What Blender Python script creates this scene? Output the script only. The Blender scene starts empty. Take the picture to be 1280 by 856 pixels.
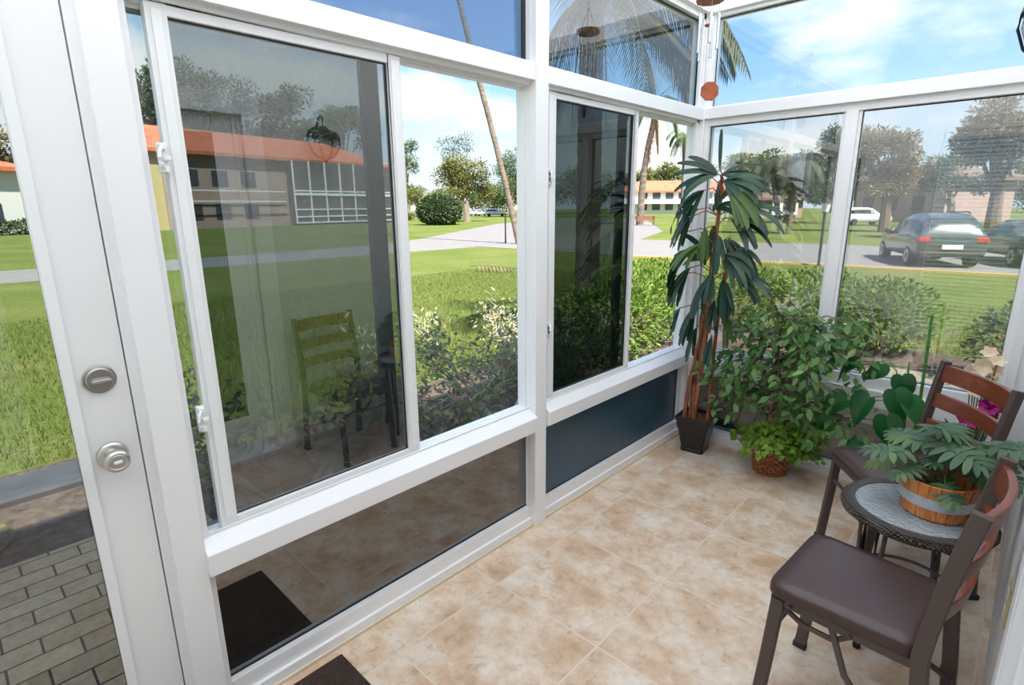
import bpy, bmesh, math, random
from mathutils import Vector, Matrix, Euler, Quaternion
V = Vector
PI = math.pi
R = random.Random(7)
SC = bpy.context.scene
COL = SC.collection

# ------------------------------------------------------------------ camera (solved from the photo)
CF, CX, CY, CZ = 685.3134, 1.5743, -0.0321, 1.5
PITCH, YAW, ROLL = 0.2426, 0.7597, -0.0082
FW = V((-math.sin(YAW)*math.cos(PITCH), math.cos(YAW)*math.cos(PITCH), -math.sin(PITCH)))
RT0 = V((math.cos(YAW), math.sin(YAW), 0)); UP0 = RT0.cross(FW)
RT = RT0*math.cos(ROLL) + UP0*math.sin(ROLL)
UP = UP0*math.cos(ROLL) - RT0*math.sin(ROLL)
CAM = V((CX, CY, CZ))
def ray(u, v):
    return FW + RT*((u-640)/CF) - UP*((v-428)/CF)
def pl(u, v, ax, val):                 # survey helper: sight line to an axis plane
    d = ray(u, v); return CAM + d*((val-CAM[ax])/d[ax])
def far(u, v, dist):                   # survey helper: point at a horizontal distance
    d = ray(u, v); return CAM + d*(dist/math.hypot(d.x, d.y))

cd = bpy.data.cameras.new('camera'); cam = bpy.data.objects.new('camera', cd); COL.objects.link(cam)
cd.sensor_width = 36; cd.sensor_fit = 'HORIZONTAL'; cd.lens = CF/1280*36; cd.clip_start = 0.02; cd.clip_end = 1500
m3 = Matrix((RT, UP, -FW)).transposed()
cam.matrix_world = Matrix.Translation(CAM) @ m3.to_4x4()
SC.camera = cam

# ------------------------------------------------------------------ materials
def newmat(name):
    m = bpy.data.materials.new(name); m.use_nodes = True
    nt = m.node_tree; nt.nodes.clear()
    out = nt.nodes.new('ShaderNodeOutputMaterial')
    return m, nt, out
def N(nt, t, **kw):
    n = nt.nodes.new(t)
    for k, v in kw.items():
        if k in n.inputs.keys(): n.inputs[k].default_value = v
        else: setattr(n, k, v)
    return n
def c4(c): return (c[0], c[1], c[2], 1)
def srgb(r, g, b):
    f = lambda x: (x/255/12.92 if x/255 <= .04045 else ((x/255+.055)/1.055)**2.4)
    return (f(r), f(g), f(b))
def ramp(nt, fac, stops):
    n = nt.nodes.new('ShaderNodeValToRGB'); e = n.color_ramp.elements
    while len(e) < len(stops): e.new(0.5)
    for el, (p, c) in zip(e, stops): el.position = p; el.color = c4(c)
    nt.links.new(fac, n.inputs[0]); return n.outputs[0]
def coords(nt, kind='Object', scale=(1,1,1), rot=(0,0,0), loc=(0,0,0)):
    tc = nt.nodes.new('ShaderNodeTexCoord'); mp = nt.nodes.new('ShaderNodeMapping')
    mp.inputs['Scale'].default_value = scale; mp.inputs['Rotation'].default_value = rot; mp.inputs['Location'].default_value = loc
    nt.links.new(tc.outputs[kind], mp.inputs[0]); return mp.outputs[0]
def geopos(nt, scale=(1,1,1), rot=(0,0,0), loc=(0,0,0)):
    g = nt.nodes.new('ShaderNodeNewGeometry'); mp = nt.nodes.new('ShaderNodeMapping')
    mp.inputs['Scale'].default_value = scale; mp.inputs['Rotation'].default_value = rot; mp.inputs['Location'].default_value = loc
    nt.links.new(g.outputs['Position'], mp.inputs[0]); return mp.outputs[0]
def noise(nt, co, scale, detail=4, rough=.55):
    n = N(nt, 'ShaderNodeTexNoise'); n.inputs['Scale'].default_value = scale; n.inputs['Detail'].default_value = detail; n.inputs['Roughness'].default_value = rough
    nt.links.new(co, n.inputs['Vector']); return n.outputs['Fac']
def bump(nt, h, strength, dist=.01):
    b = N(nt, 'ShaderNodeBump'); b.inputs['Strength'].default_value = strength; b.inputs['Distance'].default_value = dist
    nt.links.new(h, b.inputs['Height']); return b.outputs[0]
def plain(name, col, rough=.5, metal=0, var=.0, nscale=8, spec=.5, bmp=0, coat=0):
    m, nt, out = newmat(name)
    p = N(nt, 'ShaderNodeBsdfPrincipled'); p.inputs['Roughness'].default_value = rough; p.inputs['Metallic'].default_value = metal
    p.inputs['Specular IOR Level'].default_value = spec; p.inputs['Coat Weight'].default_value = coat
    p.inputs['Base Color'].default_value = c4(col)
    if var or bmp:
        f = noise(nt, coords(nt), nscale)
        if var:
            lo = tuple(max(0, c*(1-var)) for c in col); hi = tuple(min(1, c*(1+var)) for c in col)
            nt.links.new(ramp(nt, f, [(.3, lo), (.7, hi)]), p.inputs['Base Color'])
        if bmp: nt.links.new(bump(nt, f, bmp), p.inputs['Normal'])
    nt.links.new(p.outputs[0], out.inputs[0]); return m
def leafmat(name, cols, rough=.45, trans=.25, spec=.4):
    m, nt, out = newmat(name)
    g = N(nt, 'ShaderNodeNewGeometry')
    c = ramp(nt, g.outputs['Random Per Island'], [(i/max(1, len(cols)-1), k) for i, k in enumerate(cols)])
    p = N(nt, 'ShaderNodeBsdfPrincipled'); p.inputs['Roughness'].default_value = rough; p.inputs['Specular IOR Level'].default_value = spec
    nt.links.new(c, p.inputs['Base Color'])
    t = N(nt, 'ShaderNodeBsdfTranslucent'); nt.links.new(c, t.inputs['Color'])
    mx = N(nt, 'ShaderNodeMixShader'); mx.inputs[0].default_value = trans
    nt.links.new(p.outputs[0], mx.inputs[1]); nt.links.new(t.outputs[0], mx.inputs[2])
    nt.links.new(mx.outputs[0], out.inputs[0]); return m
def glassmat(name, tint, refl=.08, dirt=0.0, rough=0):
    # architectural pane: tinted transmission plus Fresnel reflection of both faces
    m, nt, out = newmat(name)
    g = N(nt, 'ShaderNodeNewGeometry'); dt = N(nt, 'ShaderNodeVectorMath', operation='DOT_PRODUCT')
    nt.links.new(g.outputs['Normal'], dt.inputs[0]); nt.links.new(g.outputs['Incoming'], dt.inputs[1])
    ab = N(nt, 'ShaderNodeMath', operation='ABSOLUTE'); nt.links.new(dt.outputs['Value'], ab.inputs[0])
    om = N(nt, 'ShaderNodeMath', operation='SUBTRACT'); om.inputs[0].default_value = 1; nt.links.new(ab.outputs[0], om.inputs[1])
    pw = N(nt, 'ShaderNodeMath', operation='POWER'); pw.inputs[1].default_value = 5; nt.links.new(om.outputs[0], pw.inputs[0])
    mul = N(nt, 'ShaderNodeMath', operation='MULTIPLY_ADD', use_clamp=True); mul.inputs[1].default_value = 1-refl; mul.inputs[2].default_value = refl
    nt.links.new(pw.outputs[0], mul.inputs[0])
    tr = N(nt, 'ShaderNodeBsdfTransparent'); tr.inputs[0].default_value = c4(tint)
    gl = N(nt, 'ShaderNodeBsdfGlossy'); gl.inputs['Roughness'].default_value = rough
    mx = N(nt, 'ShaderNodeMixShader')
    nt.links.new(mul.outputs[0], mx.inputs[0]); nt.links.new(tr.outputs[0], mx.inputs[1]); nt.links.new(gl.outputs[0], mx.inputs[2])
    o = mx.outputs[0]
    if dirt:
        d = N(nt, 'ShaderNodeBsdfDiffuse'); d.inputs[0].default_value = (.8, .8, .78, 1)
        co = geopos(nt, (9, 9, .35)); f = noise(nt, co, 2.2, 3)
        rr = N(nt, 'ShaderNodeMapRange'); rr.inputs[1].default_value = .45; rr.inputs[2].default_value = .8; rr.inputs[3].default_value = dirt*.25; rr.inputs[4].default_value = dirt
        nt.links.new(f, rr.inputs[0])
        m2 = N(nt, 'ShaderNodeMixShader'); nt.links.new(rr.outputs[0], m2.inputs[0]); nt.links.new(o, m2.inputs[1]); nt.links.new(d.outputs[0], m2.inputs[2]); o = m2.outputs[0]
    nt.links.new(o, out.inputs[0]); return m

# ------------------------------------------------------------------ mesh builder
class MB:
    def __init__(s): s.v = []; s.f = []
    def add(s, vs, fs):
        o = len(s.v); s.v += [V(a) for a in vs]; s.f += [tuple(i+o for i in f) for f in fs]; return s
    def box(s, lo, hi, M=None):
        x0,y0,z0 = lo; x1,y1,z1 = hi
        vs = [V(a) for a in ((x0,y0,z0),(x1,y0,z0),(x1,y1,z0),(x0,y1,z0),(x0,y0,z1),(x1,y0,z1),(x1,y1,z1),(x0,y1,z1))]
        if M: vs = [M @ a for a in vs]
        return s.add(vs, [(0,3,2,1),(4,5,6,7),(0,1,5,4),(1,2,6,5),(2,3,7,6),(3,0,4,7)])
    def sweep(s, pts, sect, up=V((0,0,1)), closed=False, cap=True, scale=None):
        # sweep a 2D section (list of (a,b)) along pts
        pts = [V(p) for p in pts]; n = len(pts); k = len(sect); o = len(s.v)
        for i, p in enumerate(pts):
            if closed: t = pts[(i+1) % n]-pts[i-1]
            else: t = pts[min(i+1, n-1)]-pts[max(i-1, 0)]
            t = t.normalized(); side = t.cross(up)
            if side.length < 1e-4: side = t.cross(V((1,0,0)))
            side.normalize(); u = side.cross(t).normalized()
            sc = scale[i] if scale else 1
            for a, b in sect: s.v.append(p + side*a*sc + u*b*sc)
        for i in range(n if closed else n-1):
            j = (i+1) % n
            for q in range(k):
                r = (q+1) % k
                s.f.append((o+i*k+q, o+i*k+r, o+j*k+r, o+j*k+q))
        if cap and not closed:
            s.f.append(tuple(o+q for q in range(k))[::-1]); s.f.append(tuple(o+(n-1)*k+q for q in range(k)))
        return s
    def tube(s, pts, r, k=8, closed=False, scale=None, up=V((0,0,1))):
        return s.sweep(pts, [(r*math.cos(2*PI*i/k), r*math.sin(2*PI*i/k)) for i in range(k)], closed=closed, scale=scale, up=up)
    def bar(s, pts, w, h, up=V((0,0,1)), ch=.15):
        c = min(w, h)*ch; a, b = w/2, h/2
        sect = [(a-c,-b),(a,-b+c),(a,b-c),(a-c,b),(-a+c,b),(-a,b-c),(-a,-b+c),(-a+c,-b)]
        return s.sweep(pts, sect, up=up)
    def lathe(s, prof, n=32, M=None, cap0=True, cap1=True):
        o = len(s.v); k = len(prof)
        for i in range(n):
            a = 2*PI*i/n
            for r, z in prof:
                p = V((r*math.cos(a), r*math.sin(a), z)); s.v.append(M @ p if M else p)
        for i in range(n):
            j = (i+1) % n
            for q in range(k-1): s.f.append((o+i*k+q, o+j*k+q, o+j*k+q+1, o+i*k+q+1))
        if cap0: s.f.append(tuple(o+i*k for i in range(n))[::-1])
        if cap1: s.f.append(tuple(o+i*k+k-1 for i in range(n)))
        return s
    def loft(s, rings, cap=True):
        o = len(s.v); k = len(rings[0]); n = len(rings)
        for r in rings: s.v += [V(a) for a in r]
        for i in range(n-1):
            for q in range(k):
                r = (q+1) % k; s.f.append((o+i*k+q, o+i*k+r, o+(i+1)*k+r, o+(i+1)*k+q))
        if cap:
            s.f.append(tuple(o+q for q in range(k))[::-1]); s.f.append(tuple(o+(n-1)*k+q for q in range(k)))
        return s
    def prism(s, poly, lo, hi, M=None):      # polygon in xy, z from lo to hi
        n = len(poly); vs = [V((a,b,lo)) for a,b in poly]+[V((a,b,hi)) for a,b in poly]
        if M: vs = [M @ a for a in vs]
        return s.add(vs, [tuple(range(n))[::-1], tuple(range(n, 2*n))]+[(i,(i+1)%n,n+(i+1)%n,n+i) for i in range(n)])
    def leaf(s, p, d, nrm, L, W, droop=.3, prof=None, n=5, fold=.15, twist=0):
        p = V(p); d = V(d).normalized(); nrm = V(nrm)
        side = d.cross(nrm)
        if side.length < 1e-3: side = d.cross(V((.3,.9,.1)))
        side.normalize()
        prof = prof or [.25,.8,1,.85,.5,.06]
        n = len(prof)-1; o = len(s.v); q = p.copy(); dd = d.copy()
        for i, w in enumerate(prof):
            t = i/n; nn = side.cross(dd).normalized()
            hw = w*W/2
            s.v += [q - side*hw + nn*fold*hw, q.copy(), q + side*hw + nn*fold*hw]
            dd = (dd + V((0,0,-droop/n))).normalized(); q = q + dd*(L/n)
        for i in range(n):
            a = o+3*i; s.f += [(a,a+1,a+4,a+3),(a+1,a+2,a+5,a+4)]
        return s
    def outline(s, p, d, nrm, size, pts, fold=.12, droop=0):
        # leaf cut from a half outline mirrored about its midrib; pts = [(along, across)]
        p = V(p); d = V(d).normalized(); side = d.cross(V(nrm))
        if side.length < 1e-3: side = d.cross(V((.3,.9,.1)))
        side.normalize(); nn = side.cross(d).normalized(); o = len(s.v)
        def P(a, b):
            return p + d*a*size + side*b*size + nn*(abs(b)*fold*size - droop*max(0,a)**2*size)
        a0 = pts[0][0]; a1 = pts[-1][0]; k = len(pts)
        for a, b in pts: s.v.append(P(max(0, a) if b else a, 0))
        for a, b in pts: s.v.append(P(a, b))
        for a, b in pts: s.v.append(P(a, -b))
        for i in range(k-1):
            s.f += [(o+i,o+i+1,o+k+i+1,o+k+i),(o+i+1,o+i,o+2*k+i,o+2*k+i+1)]
        return s
    def clamp(s, xmin=None, ymax=None, xmax=None, zmin=None, start=0):
        for a in s.v[start:]:
            if xmin is not None and a.x < xmin: a.x = xmin + .02*math.tanh((xmin-a.x)*3)*0.2
            if xmax is not None and a.x > xmax: a.x = xmax
            if ymax is not None and a.y > ymax: a.y = ymax
            if zmin is not None and a.z < zmin: a.z = zmin
        return s
    def build(s, name, mat, parent=None, smooth=False, bevel=0, seg=2, loc=None, solid=0, sub=0):
        me = bpy.data.meshes.new(name)
        org = V(loc) if loc is not None else V((0,0,0))
        me.from_pydata([tuple(a-org) for a in s.v], [], s.f); me.update()
        bm = bmesh.new(); bm.from_mesh(me)
        bmesh.ops.remove_doubles(bm, verts=bm.verts, dist=1e-6) if sub or bevel else None
        if s.fixn: bmesh.ops.recalc_face_normals(bm, faces=bm.faces)
        bm.to_mesh(me); bm.free()
        if smooth:
            for p in me.polygons: p.use_smooth = True
            if not sub and not s.soft: me.set_sharp_from_angle(angle=math.radians(42))
        me.materials.append(mat)
        ob = bpy.data.objects.new(name, me); COL.objects.link(ob)
        if loc is not None: ob.location = org
        if parent:
            ob.parent = parent
            if loc is not None: pass
        if solid:
            q = ob.modifiers.new('solid', 'SOLIDIFY'); q.thickness = solid; q.offset = 0
        if bevel:
            q = ob.modifiers.new('bevel', 'BEVEL'); q.width = bevel; q.segments = seg; q.limit_method = 'ANGLE'; q.angle_limit = math.radians(40)
            q.harden_normals = False
        if sub:
            q = ob.modifiers.new('sub', 'SUBSURF'); q.levels = sub; q.render_levels = sub
        return ob
    fixn = True; soft = False
def tag(o, label=None, cat=None, group=None, kind=None):
    if label: o['label'] = label
    if cat: o['category'] = cat
    if group: o['group'] = group
    if kind: o['kind'] = kind
    return o
def empty(name, loc=(0,0,0), rz=0, label=None, cat=None, group=None, kind=None):
    o = bpy.data.objects.new(name, None); o.empty_display_size = .1; COL.objects.link(o)
    o.location = loc; o.rotation_euler = (0,0,rz)
    return tag(o, label, cat, group, kind)
def world_parts(root, objs):
    # parts modelled in world coordinates: hang them on an Empty that stands at the thing's base
    for o in objs: o.parent = root; o.matrix_parent_inverse = Matrix.Translation(root.location).inverted()
def copy_tree(o, parent=None):
    c = o.copy(); COL.objects.link(c)
    if parent: c.parent = parent
    for ch in list(o.children): copy_tree(ch, c)
    return c
# ------------------------------------------------------------------ room
XR, YN, YF, ZC = 1.67, -1.0, 3.28, 2.64
M = {}
M['vinyl'] = plain('white_vinyl', (.88,.88,.885), .32, var=.015, nscale=3)
M['vinyl2'] = plain('white_vinyl_sash', (.86,.87,.87), .3)
M['door_white'] = plain('painted_door', (.85,.85,.85), .38, var=.02, nscale=2)
M['caulk'] = plain('caulk', (.72,.62,.47), .7)
M['track'] = plain('track_metal', (.20,.22,.22), .45, metal=.2)
M['rubber'] = plain('black_gasket', (.02,.022,.025), .5)
M['nickel'] = plain('satin_nickel', (.62,.59,.55), .28, metal=1)
M['nickel_dark'] = plain('dark_nickel', (.42,.40,.37), .38, metal=.9)
M['pane'] = glassmat('tinted_glass', (.33,.375,.385), .215)
M['pane_outer'] = glassmat('outer_tinted_glass', (.52,.58,.58), .08)
M['pane_w2'] = glassmat('deep_tinted_glass', (.13,.16,.15), .05)
M['transom1'] = glassmat('tinted_transom', (.22,.34,.48), .06)
M['transom2'] = glassmat('tinted_transom_b', (.48,.57,.62), .16)
M['clear'] = glassmat('far_wall_glass', (.66,.69,.69), .22, dirt=.07)
M['clear_top'] = glassmat('far_transom_glass', (.74,.83,.9), .07)
M['kick'] = glassmat('kick_glass', (.012,.014,.014), .26)
M['kick_far'] = glassmat('kick_glass_far', (.07,.08,.08), .10)
M['door_pane'] = glassmat('door_glass', (.62,.66,.64), .08)
m, nt, out = newmat('blue_kick_panel')
p = N(nt, 'ShaderNodeBsdfPrincipled'); p.inputs['Roughness'].default_value = .22; p.inputs['Specular IOR Level'].default_value = .5
nt.links.new(ramp(nt, noise(nt, geopos(nt), 3.0), [(.3, (.028,.072,.112)), (.7, (.040,.090,.135))]), p.inputs['Base Color'])
nt.links.new(p.outputs[0], out.inputs[0]); M['blue'] = m
m, nt, out = newmat('dark_door_glass')
p = N(nt, 'ShaderNodeBsdfPrincipled'); p.inputs['Roughness'].default_value = .03; p.inputs['Base Color'].default_value = (.012,.016,.014,1)
nt.links.new(p.outputs[0], out.inputs[0]); M['darkglass'] = m

# floor tile: 0.487 m squares, mottled beige travertine look
m, nt, out = newmat('travertine_tile')
co = geopos(nt, (1,1,1), loc=(-.187, -1.335, 0))
bt = N(nt, 'ShaderNodeTexBrick'); bt.offset = 0; bt.squash = 1
for k, v in dict(Scale=1.0).items(): bt.inputs[k].default_value = v
bt.inputs['Mortar Size'].default_value = .0034; bt.inputs['Mortar Smooth'].default_value = .35; bt.inputs['Brick Width'].default_value = .487; bt.inputs['Row Height'].default_value = .487
bt.inputs['Color1'].default_value = (.44,.44,.44,1); bt.inputs['Color2'].default_value = (.58,.58,.58,1); bt.inputs['Mortar'].default_value = (.5,.5,.5,1)
nt.links.new(co, bt.inputs['Vector'])
add = N(nt, 'ShaderNodeVectorMath', operation='MULTIPLY_ADD'); add.inputs[1].default_value = (9,9,9)
nt.links.new(bt.outputs['Color'], add.inputs[0]); nt.links.new(co, add.inputs[2])
f1 = noise(nt, add.outputs[0], 5.5, 9, .66)
n2 = N(nt, 'ShaderNodeTexNoise'); n2.inputs['Scale'].default_value = 21; n2.inputs['Detail'].default_value = 9; n2.inputs['Roughness'].default_value = .74; n2.inputs['Distortion'].default_value = .9
nt.links.new(add.outputs[0], n2.inputs['Vector'])
c1 = ramp(nt, f1, [(.32, (.60,.40,.245)), (.45, (.74,.55,.385)), (.54, (.82,.67,.52)), (.66, (.89,.81,.70))])
c2 = ramp(nt, n2.outputs['Fac'], [(.33, (.62,.54,.47)), (.44, (.90,.88,.86)), (.60, (1,1,1))])
mul = N(nt, 'ShaderNodeMix', data_type='RGBA', blend_type='MULTIPLY'); mul.inputs[0].default_value = .8
nt.links.new(c1, mul.inputs[6]); nt.links.new(c2, mul.inputs[7])
mo = N(nt, 'ShaderNodeMix', data_type='RGBA'); mo.inputs[7].default_value = (.78,.67,.54,1)
nt.links.new(bt.outputs['Fac'], mo.inputs[0]); nt.links.new(mul.outputs[2], mo.inputs[6])
p = N(nt, 'ShaderNodeBsdfPrincipled'); p.inputs['Roughness'].default_value = .36; p.inputs['Specular IOR Level'].default_value = .45
nt.links.new(mo.outputs[2], p.inputs['Base Color'])
inv = N(nt, 'ShaderNodeMath', operation='SUBTRACT'); inv.inputs[0].default_value = 1; nt.links.new(bt.outputs['Fac'], inv.inputs[1])
ad2 = N(nt, 'ShaderNodeMath', operation='MULTIPLY_ADD'); ad2.inputs[1].default_value = .25; nt.links.new(n2.outputs['Fac'], ad2.inputs[0]); nt.links.new(inv.outputs[0], ad2.inputs[2])
nt.links.new(bump(nt, ad2.outputs[0], .25, .004), p.inputs['Normal'])
nt.links.new(p.outputs[0], out.inputs[0]); M['tile'] = m
M['stucco'] = plain('stucco_wall', (.72,.70,.67), .8, var=.05, nscale=25, bmp=.25)
# unseen ceiling, made translucent as an added source to brighten the room
m, nt, out = newmat('translucent_fill_ceiling')
d = N(nt, 'ShaderNodeBsdfDiffuse'); d.inputs[0].default_value = (.80,.82,.85,1)
t = N(nt, 'ShaderNodeBsdfTranslucent'); t.inputs[0].default_value = (.83,.86,.91,1)
mx = N(nt, 'ShaderNodeMixShader'); mx.inputs[0].default_value = .65
nt.links.new(d.outputs[0], mx.inputs[1]); nt.links.new(t.outputs[0], mx.inputs[2]); nt.links.new(mx.outputs[0], out.inputs[0]); M['roof'] = m

tag(MB().box((-.09,YN-.1,-.16),(XR+.14,YF+.09,0)).build('floor', M['tile']), kind='structure')
tag(MB().add([(-.2,YN-.15,ZC),(XR+.12,YN-.15,ZC),(XR+.12,YF+.2,ZC),(-.2,YF+.2,ZC)], [(0,1,2,3)]).build('ceiling', M['roof']), kind='structure')

# left wall (window wall, plane x = 0)
w = MB()
w.box((-.075,1.745,0),(0,1.83,ZC)); w.box((-.075,1.746,0),(.03,1.823,ZC-.001))            # middle post
w.box((-.075,.255,0),(0,.372,ZC)); w.box((-.07,.275,0),(.028,.352,ZC-.001))                  # post beside the door
w.box((-.075,3.25,0),(0,YF,ZC)); w.box((-.02,3.225,0),(.0,YF,ZC-.002)); w.box((-.07,3.25,0),(.028,YF,ZC-.001))                   # corner post
for y0, y1 in ((.372,1.745),(1.83,3.25)):
    w.box((-.075,y0,1.972),(0,y1,2.06)); w.box((-.07,y0-.02,1.985),(.0275,y1,2.047))      # transom rail
    w.box((-.075,y0,2.52),(0,y1,ZC)); w.box((-.07,y0-.02,2.55),(.0275,y1,ZC-.001))
    w.box((-.075,y0,0),(0,y1,.10)); w.box((-.07,y0,0),(.012,y1,.045))                       # base rail
    w.box((-.075,y0,.472),(0,y1,.600))
    w.box((-.045,y0,.10),(-.02,y0+.004,.474)); w.box((-.045,y1-.005,.10),(-.02,y1,.474))
    ya, yb = y0-(.022 if y0 < 1 else 0), y1
    w.loft([[(0,y,.50),(.045,y,.50),(.045,y,.566),(0,y,.5995)] for y in (ya, yb)])            # sloping sill
w.box((-.075,-.85,2.16),(.0,.256,ZC))
wl = tag(w.build('wall_left', M['vinyl'], bevel=.003), kind='structure')
tag(MB().box((-.075,YN-.1,0),(0,-.85,ZC)).build('trim_4', M['vinyl']), kind='structure')
tag(MB().box((0.012,.26,0),(.019,3.25,.012)).build('trim_1', M['caulk']), kind='structure')

def frame_ring(mb, y0, y1, z0, z1, x0, x1, l, r, b, t):
    mb.box((x0,y0,z0),(x1,y0+l,z1)); mb.box((x0,y1-r,z0),(x1,y1,z1))
    mb.box((x0,y0+l,z0),(x1,y1-r,z0+b)); mb.box((x0,y0+l,z1-t),(x1,y1-r,z1)); return mb
def pane_x(name, x, y0, y1, z0, z1, mat, parent):
    return MB().add([(x,y0,z0),(x,y1,z0),(x,y1,z1),(x,y0,z1)], [(0,1,2,3)]).build(name, mat, parent)
def latch(parent, y, z):
    # white sweep latch on the stile of a sliding sash
    b = MB(); b.box((-.012,y-.012,z-.036),(-.004,y+.010,z+.036))
    b.box((-.006,y-.010,z-.033),(.012,y+.006,z-.020)); b.box((-.006,y-.010,z+.020),(.012,y+.006,z+.033))
    b.tube([(.008,y-.004,z-.028),(.018,y-.012,z-.015),(.021,y-.016,z),(.018,y-.012,z+.015),(.008,y-.004,z+.028)], .0045, 8)
    b.box((.0,y-.004,z-.005),(.014,y+.012,z+.004))
    return b.build('latch', M['vinyl2'], parent, bevel=.0015)
def slider(name, y0, y1, inner, outer, stiles, latches, pmat, tmat, kmat):
    root = empty(name, (0,y0,0), kind='structure')
    ps = []
    f = frame_ring(MB(), y0, y1, .600, 1.972, -.072, -.028, .004, .007, .004, .006)
    f.box((-.047,y0,.600),(-.043,y1,.607)); f.box((-.047,y0,1.955),(-.043,y1,1.972)); f.box((-.008,y0,.600),(-.003,y1,.608))
    ps.append(f.build('track_frame', M['vinyl2'], bevel=.0015))
    o0, o1 = outer
    s = frame_ring(MB(), o0, o1, .590, 1.968, -.066, -.048, .03, .062, .020, .020).build('outer_sash', M['track'], bevel=.0015)
    ps.append(s); g = pane_x('outer_glass_pane', -.057, o0+.03, o1-.062, .610, 1.948, M['pane_outer'], s)
    i0, i1 = inner; l, r = stiles
    s = MB(); frame_ring(s, i0, i1, .604, 1.970, -.040, -.010, l, r, .021, .026)
    s.box((-.010,i0+.012,.63),(-.004,i0+l-.010,1.955)); s.box((-.010,i1-r+.008,.63),(-.005,i1-.008,1.955))
    s = s.build('sliding_sash', M['vinyl2'], bevel=.002); ps.append(s)
    pane_x('glass_pane', -.024, i0+l, i1-r, .625, 1.944, pmat, s)
    frame_ring(MB(), i0+l, i1-r, .625, 1.944, -.027, -.021, .003, .003, .003, .003).build('gasket', M['rubber'], s)
    for y, z in latches: latch(s, y, z)
    ps.append(pane_x('transom_pane', -.03, y0, y1, 2.06, 2.52, tmat, None))
    g = frame_ring(MB(), y0, y1, 2.06, 2.52, -.034, -.026, .004, .018, .004, .006).build('transom_gasket', M['rubber']); ps.append(g)
    ps.append(pane_x('kick_pane', -.024, y0, y1, .10, .474, kmat, None))
    g = frame_ring(MB(), y0, y1, .10, .474, -.028, -.021, .003, .003, .004, .004).build('kick_gasket', M['rubber']); ps.append(g)
    world_parts(root, ps); return root
z1 = pl(205,198,0,-.01); z2 = pl(253,522,0,-.01)
slider('window_1', .372, 1.745, (.412,1.124), (.335,1.062), (.045,.048), [(z1.y-.002,z1.z),(z2.y-.002,z2.z)], M['pane'], M['transom1'], M['kick'])
z1 = pl(689,222,0,-.01); z2 = pl(687,411,0,-.01)
slider('window_2', 1.83, 3.25, (1.857,2.592), (1.90,2.545), (.063,.036), [(1.872,z1.z),(1.872,z2.z)], M['pane_w2'], M['transom2'], M['blue'])

# far wall (plane y = YF)
w = MB()
w.box((-.074,YF,0),(.052,YF+.075,ZC)); w.box((0,YF-.028,0),(.03,YF+.07,ZC-.001))
w.box((.766,YF-.004,.60),(.822,YF+.07,1.953))                                                # mullion
w.box((.752,YF+.012,.60),(.836,YF+.06,1.953))
w.box((1.535,YF-.02,0),(XR,YF+.075,ZC)); w.box((1.56,YF-.034,0),(1.60,YF+.07,ZC-.001)); w.box((1.625,YF-.028,0),(XR,YF+.07,ZC-.001))
w.box((.05,YF,1.952),(1.535,YF+.075,2.06)); w.box((.03,YF-.028,1.99),(1.535,YF+.07,2.050))
w.box((.05,YF,2.53),(1.535,YF+.075,ZC)); w.box((.03,YF-.028,2.55),(1.535,YF+.07,ZC-.001))
w.box((.05,YF,.445),(1.535,YF+.075,.612)); w.box((.03,YF-.022,.455),(1.535,YF+.07,.545))
w.box((.05,YF,0),(1.535,YF+.075,.085)); w.box((.03,YF-.014,0),(1.535,YF+.07,.05))
w.box((.766,YF,.08),(.822,YF+.07,.45))
tag(w.build('wall_far', M['vinyl'], bevel=.003), kind='structure')
def pane_y(name, y, x0, x1, z0, z1, mat):
    return MB().add([(x0,y,z0),(x1,y,z0),(x1,y,z1),(x0,y,z1)], [(0,1,2,3)]).build(name, mat)
root = empty('window_3', (.8,YF,0), kind='structure')
ps = [pane_y('fixed_pane', YF+.03, .05, .77, .61, 1.953, M['clear']), pane_y('fixed_pane', YF+.03, .82, 1.536, .61, 1.953, M['clear']),
      pane_y('transom_pane', YF+.03, .05, 1.536, 2.06, 2.53, M['clear_top']),
      pane_y('kick_pane', YF+.03, .05, .77, .085, .446, M['kick_far']), pane_y('kick_pane', YF+.03, .82, 1.536, .085, .446, M['kick_far'])]
g = MB()
for x0, x1, za, zb in ((.052,.752,.612,1.952),(.836,1.535,.612,1.952),(.052,1.535,2.06,2.53),(.052,.766,.085,.445),(.822,1.535,.085,.445)):
    t = .003
    for lo, hi in (((x0,za),(x0+t,zb)),((x1-t,za),(x1,zb)),((x0,za),(x1,za+t)),((x0,zb-t*1.6),(x1,zb))):
        g.box((lo[0],YF+.026,lo[1]),(hi[0],YF+.034,hi[1]))
ps.append(g.build('gasket', M['rubber'])); world_parts(root, ps)

# right wall, sliding door in it
tag(MB().box((XR,1.36,0),(XR+.12,YF+.07,ZC)).box((XR,.0,2.06),(XR+.12,1.36,ZC)).box((XR,YN-.1,0),(XR+.12,.0,ZC)).build('wall_right', M['stucco']), kind='structure')
root = empty('door_2', (XR,.7,0), kind='structure')
f = MB(); f.box((XR-.018,1.285,.0),(XR+.10,1.385,2.10)); f.box((XR-.018,-.02,2.0),(XR+.10,1.285,2.10)); f.box((XR-.012,-.02,0),(XR+.10,.06,2.0)); f.box((XR-.03,.06,0),(XR+.11,1.285,.035))
f.box((XR+.02,1.24,.03),(XR+.09,1.285,2.02)); f.box((XR+.005,1.262,.03),(XR+.02,1.272,2.02))
a = f.build('door_frame', M['vinyl'], bevel=.003)
s = frame_ring(MB(), .62, 1.24, .035, 2.0, XR+.03, XR+.06, .10, .10, .24, .10).build('sliding_panel', M['vinyl2'], bevel=.003)
pane_x('glass_pane', XR+.045, .72, 1.14, .275, 1.9, M['darkglass'], s)
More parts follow.
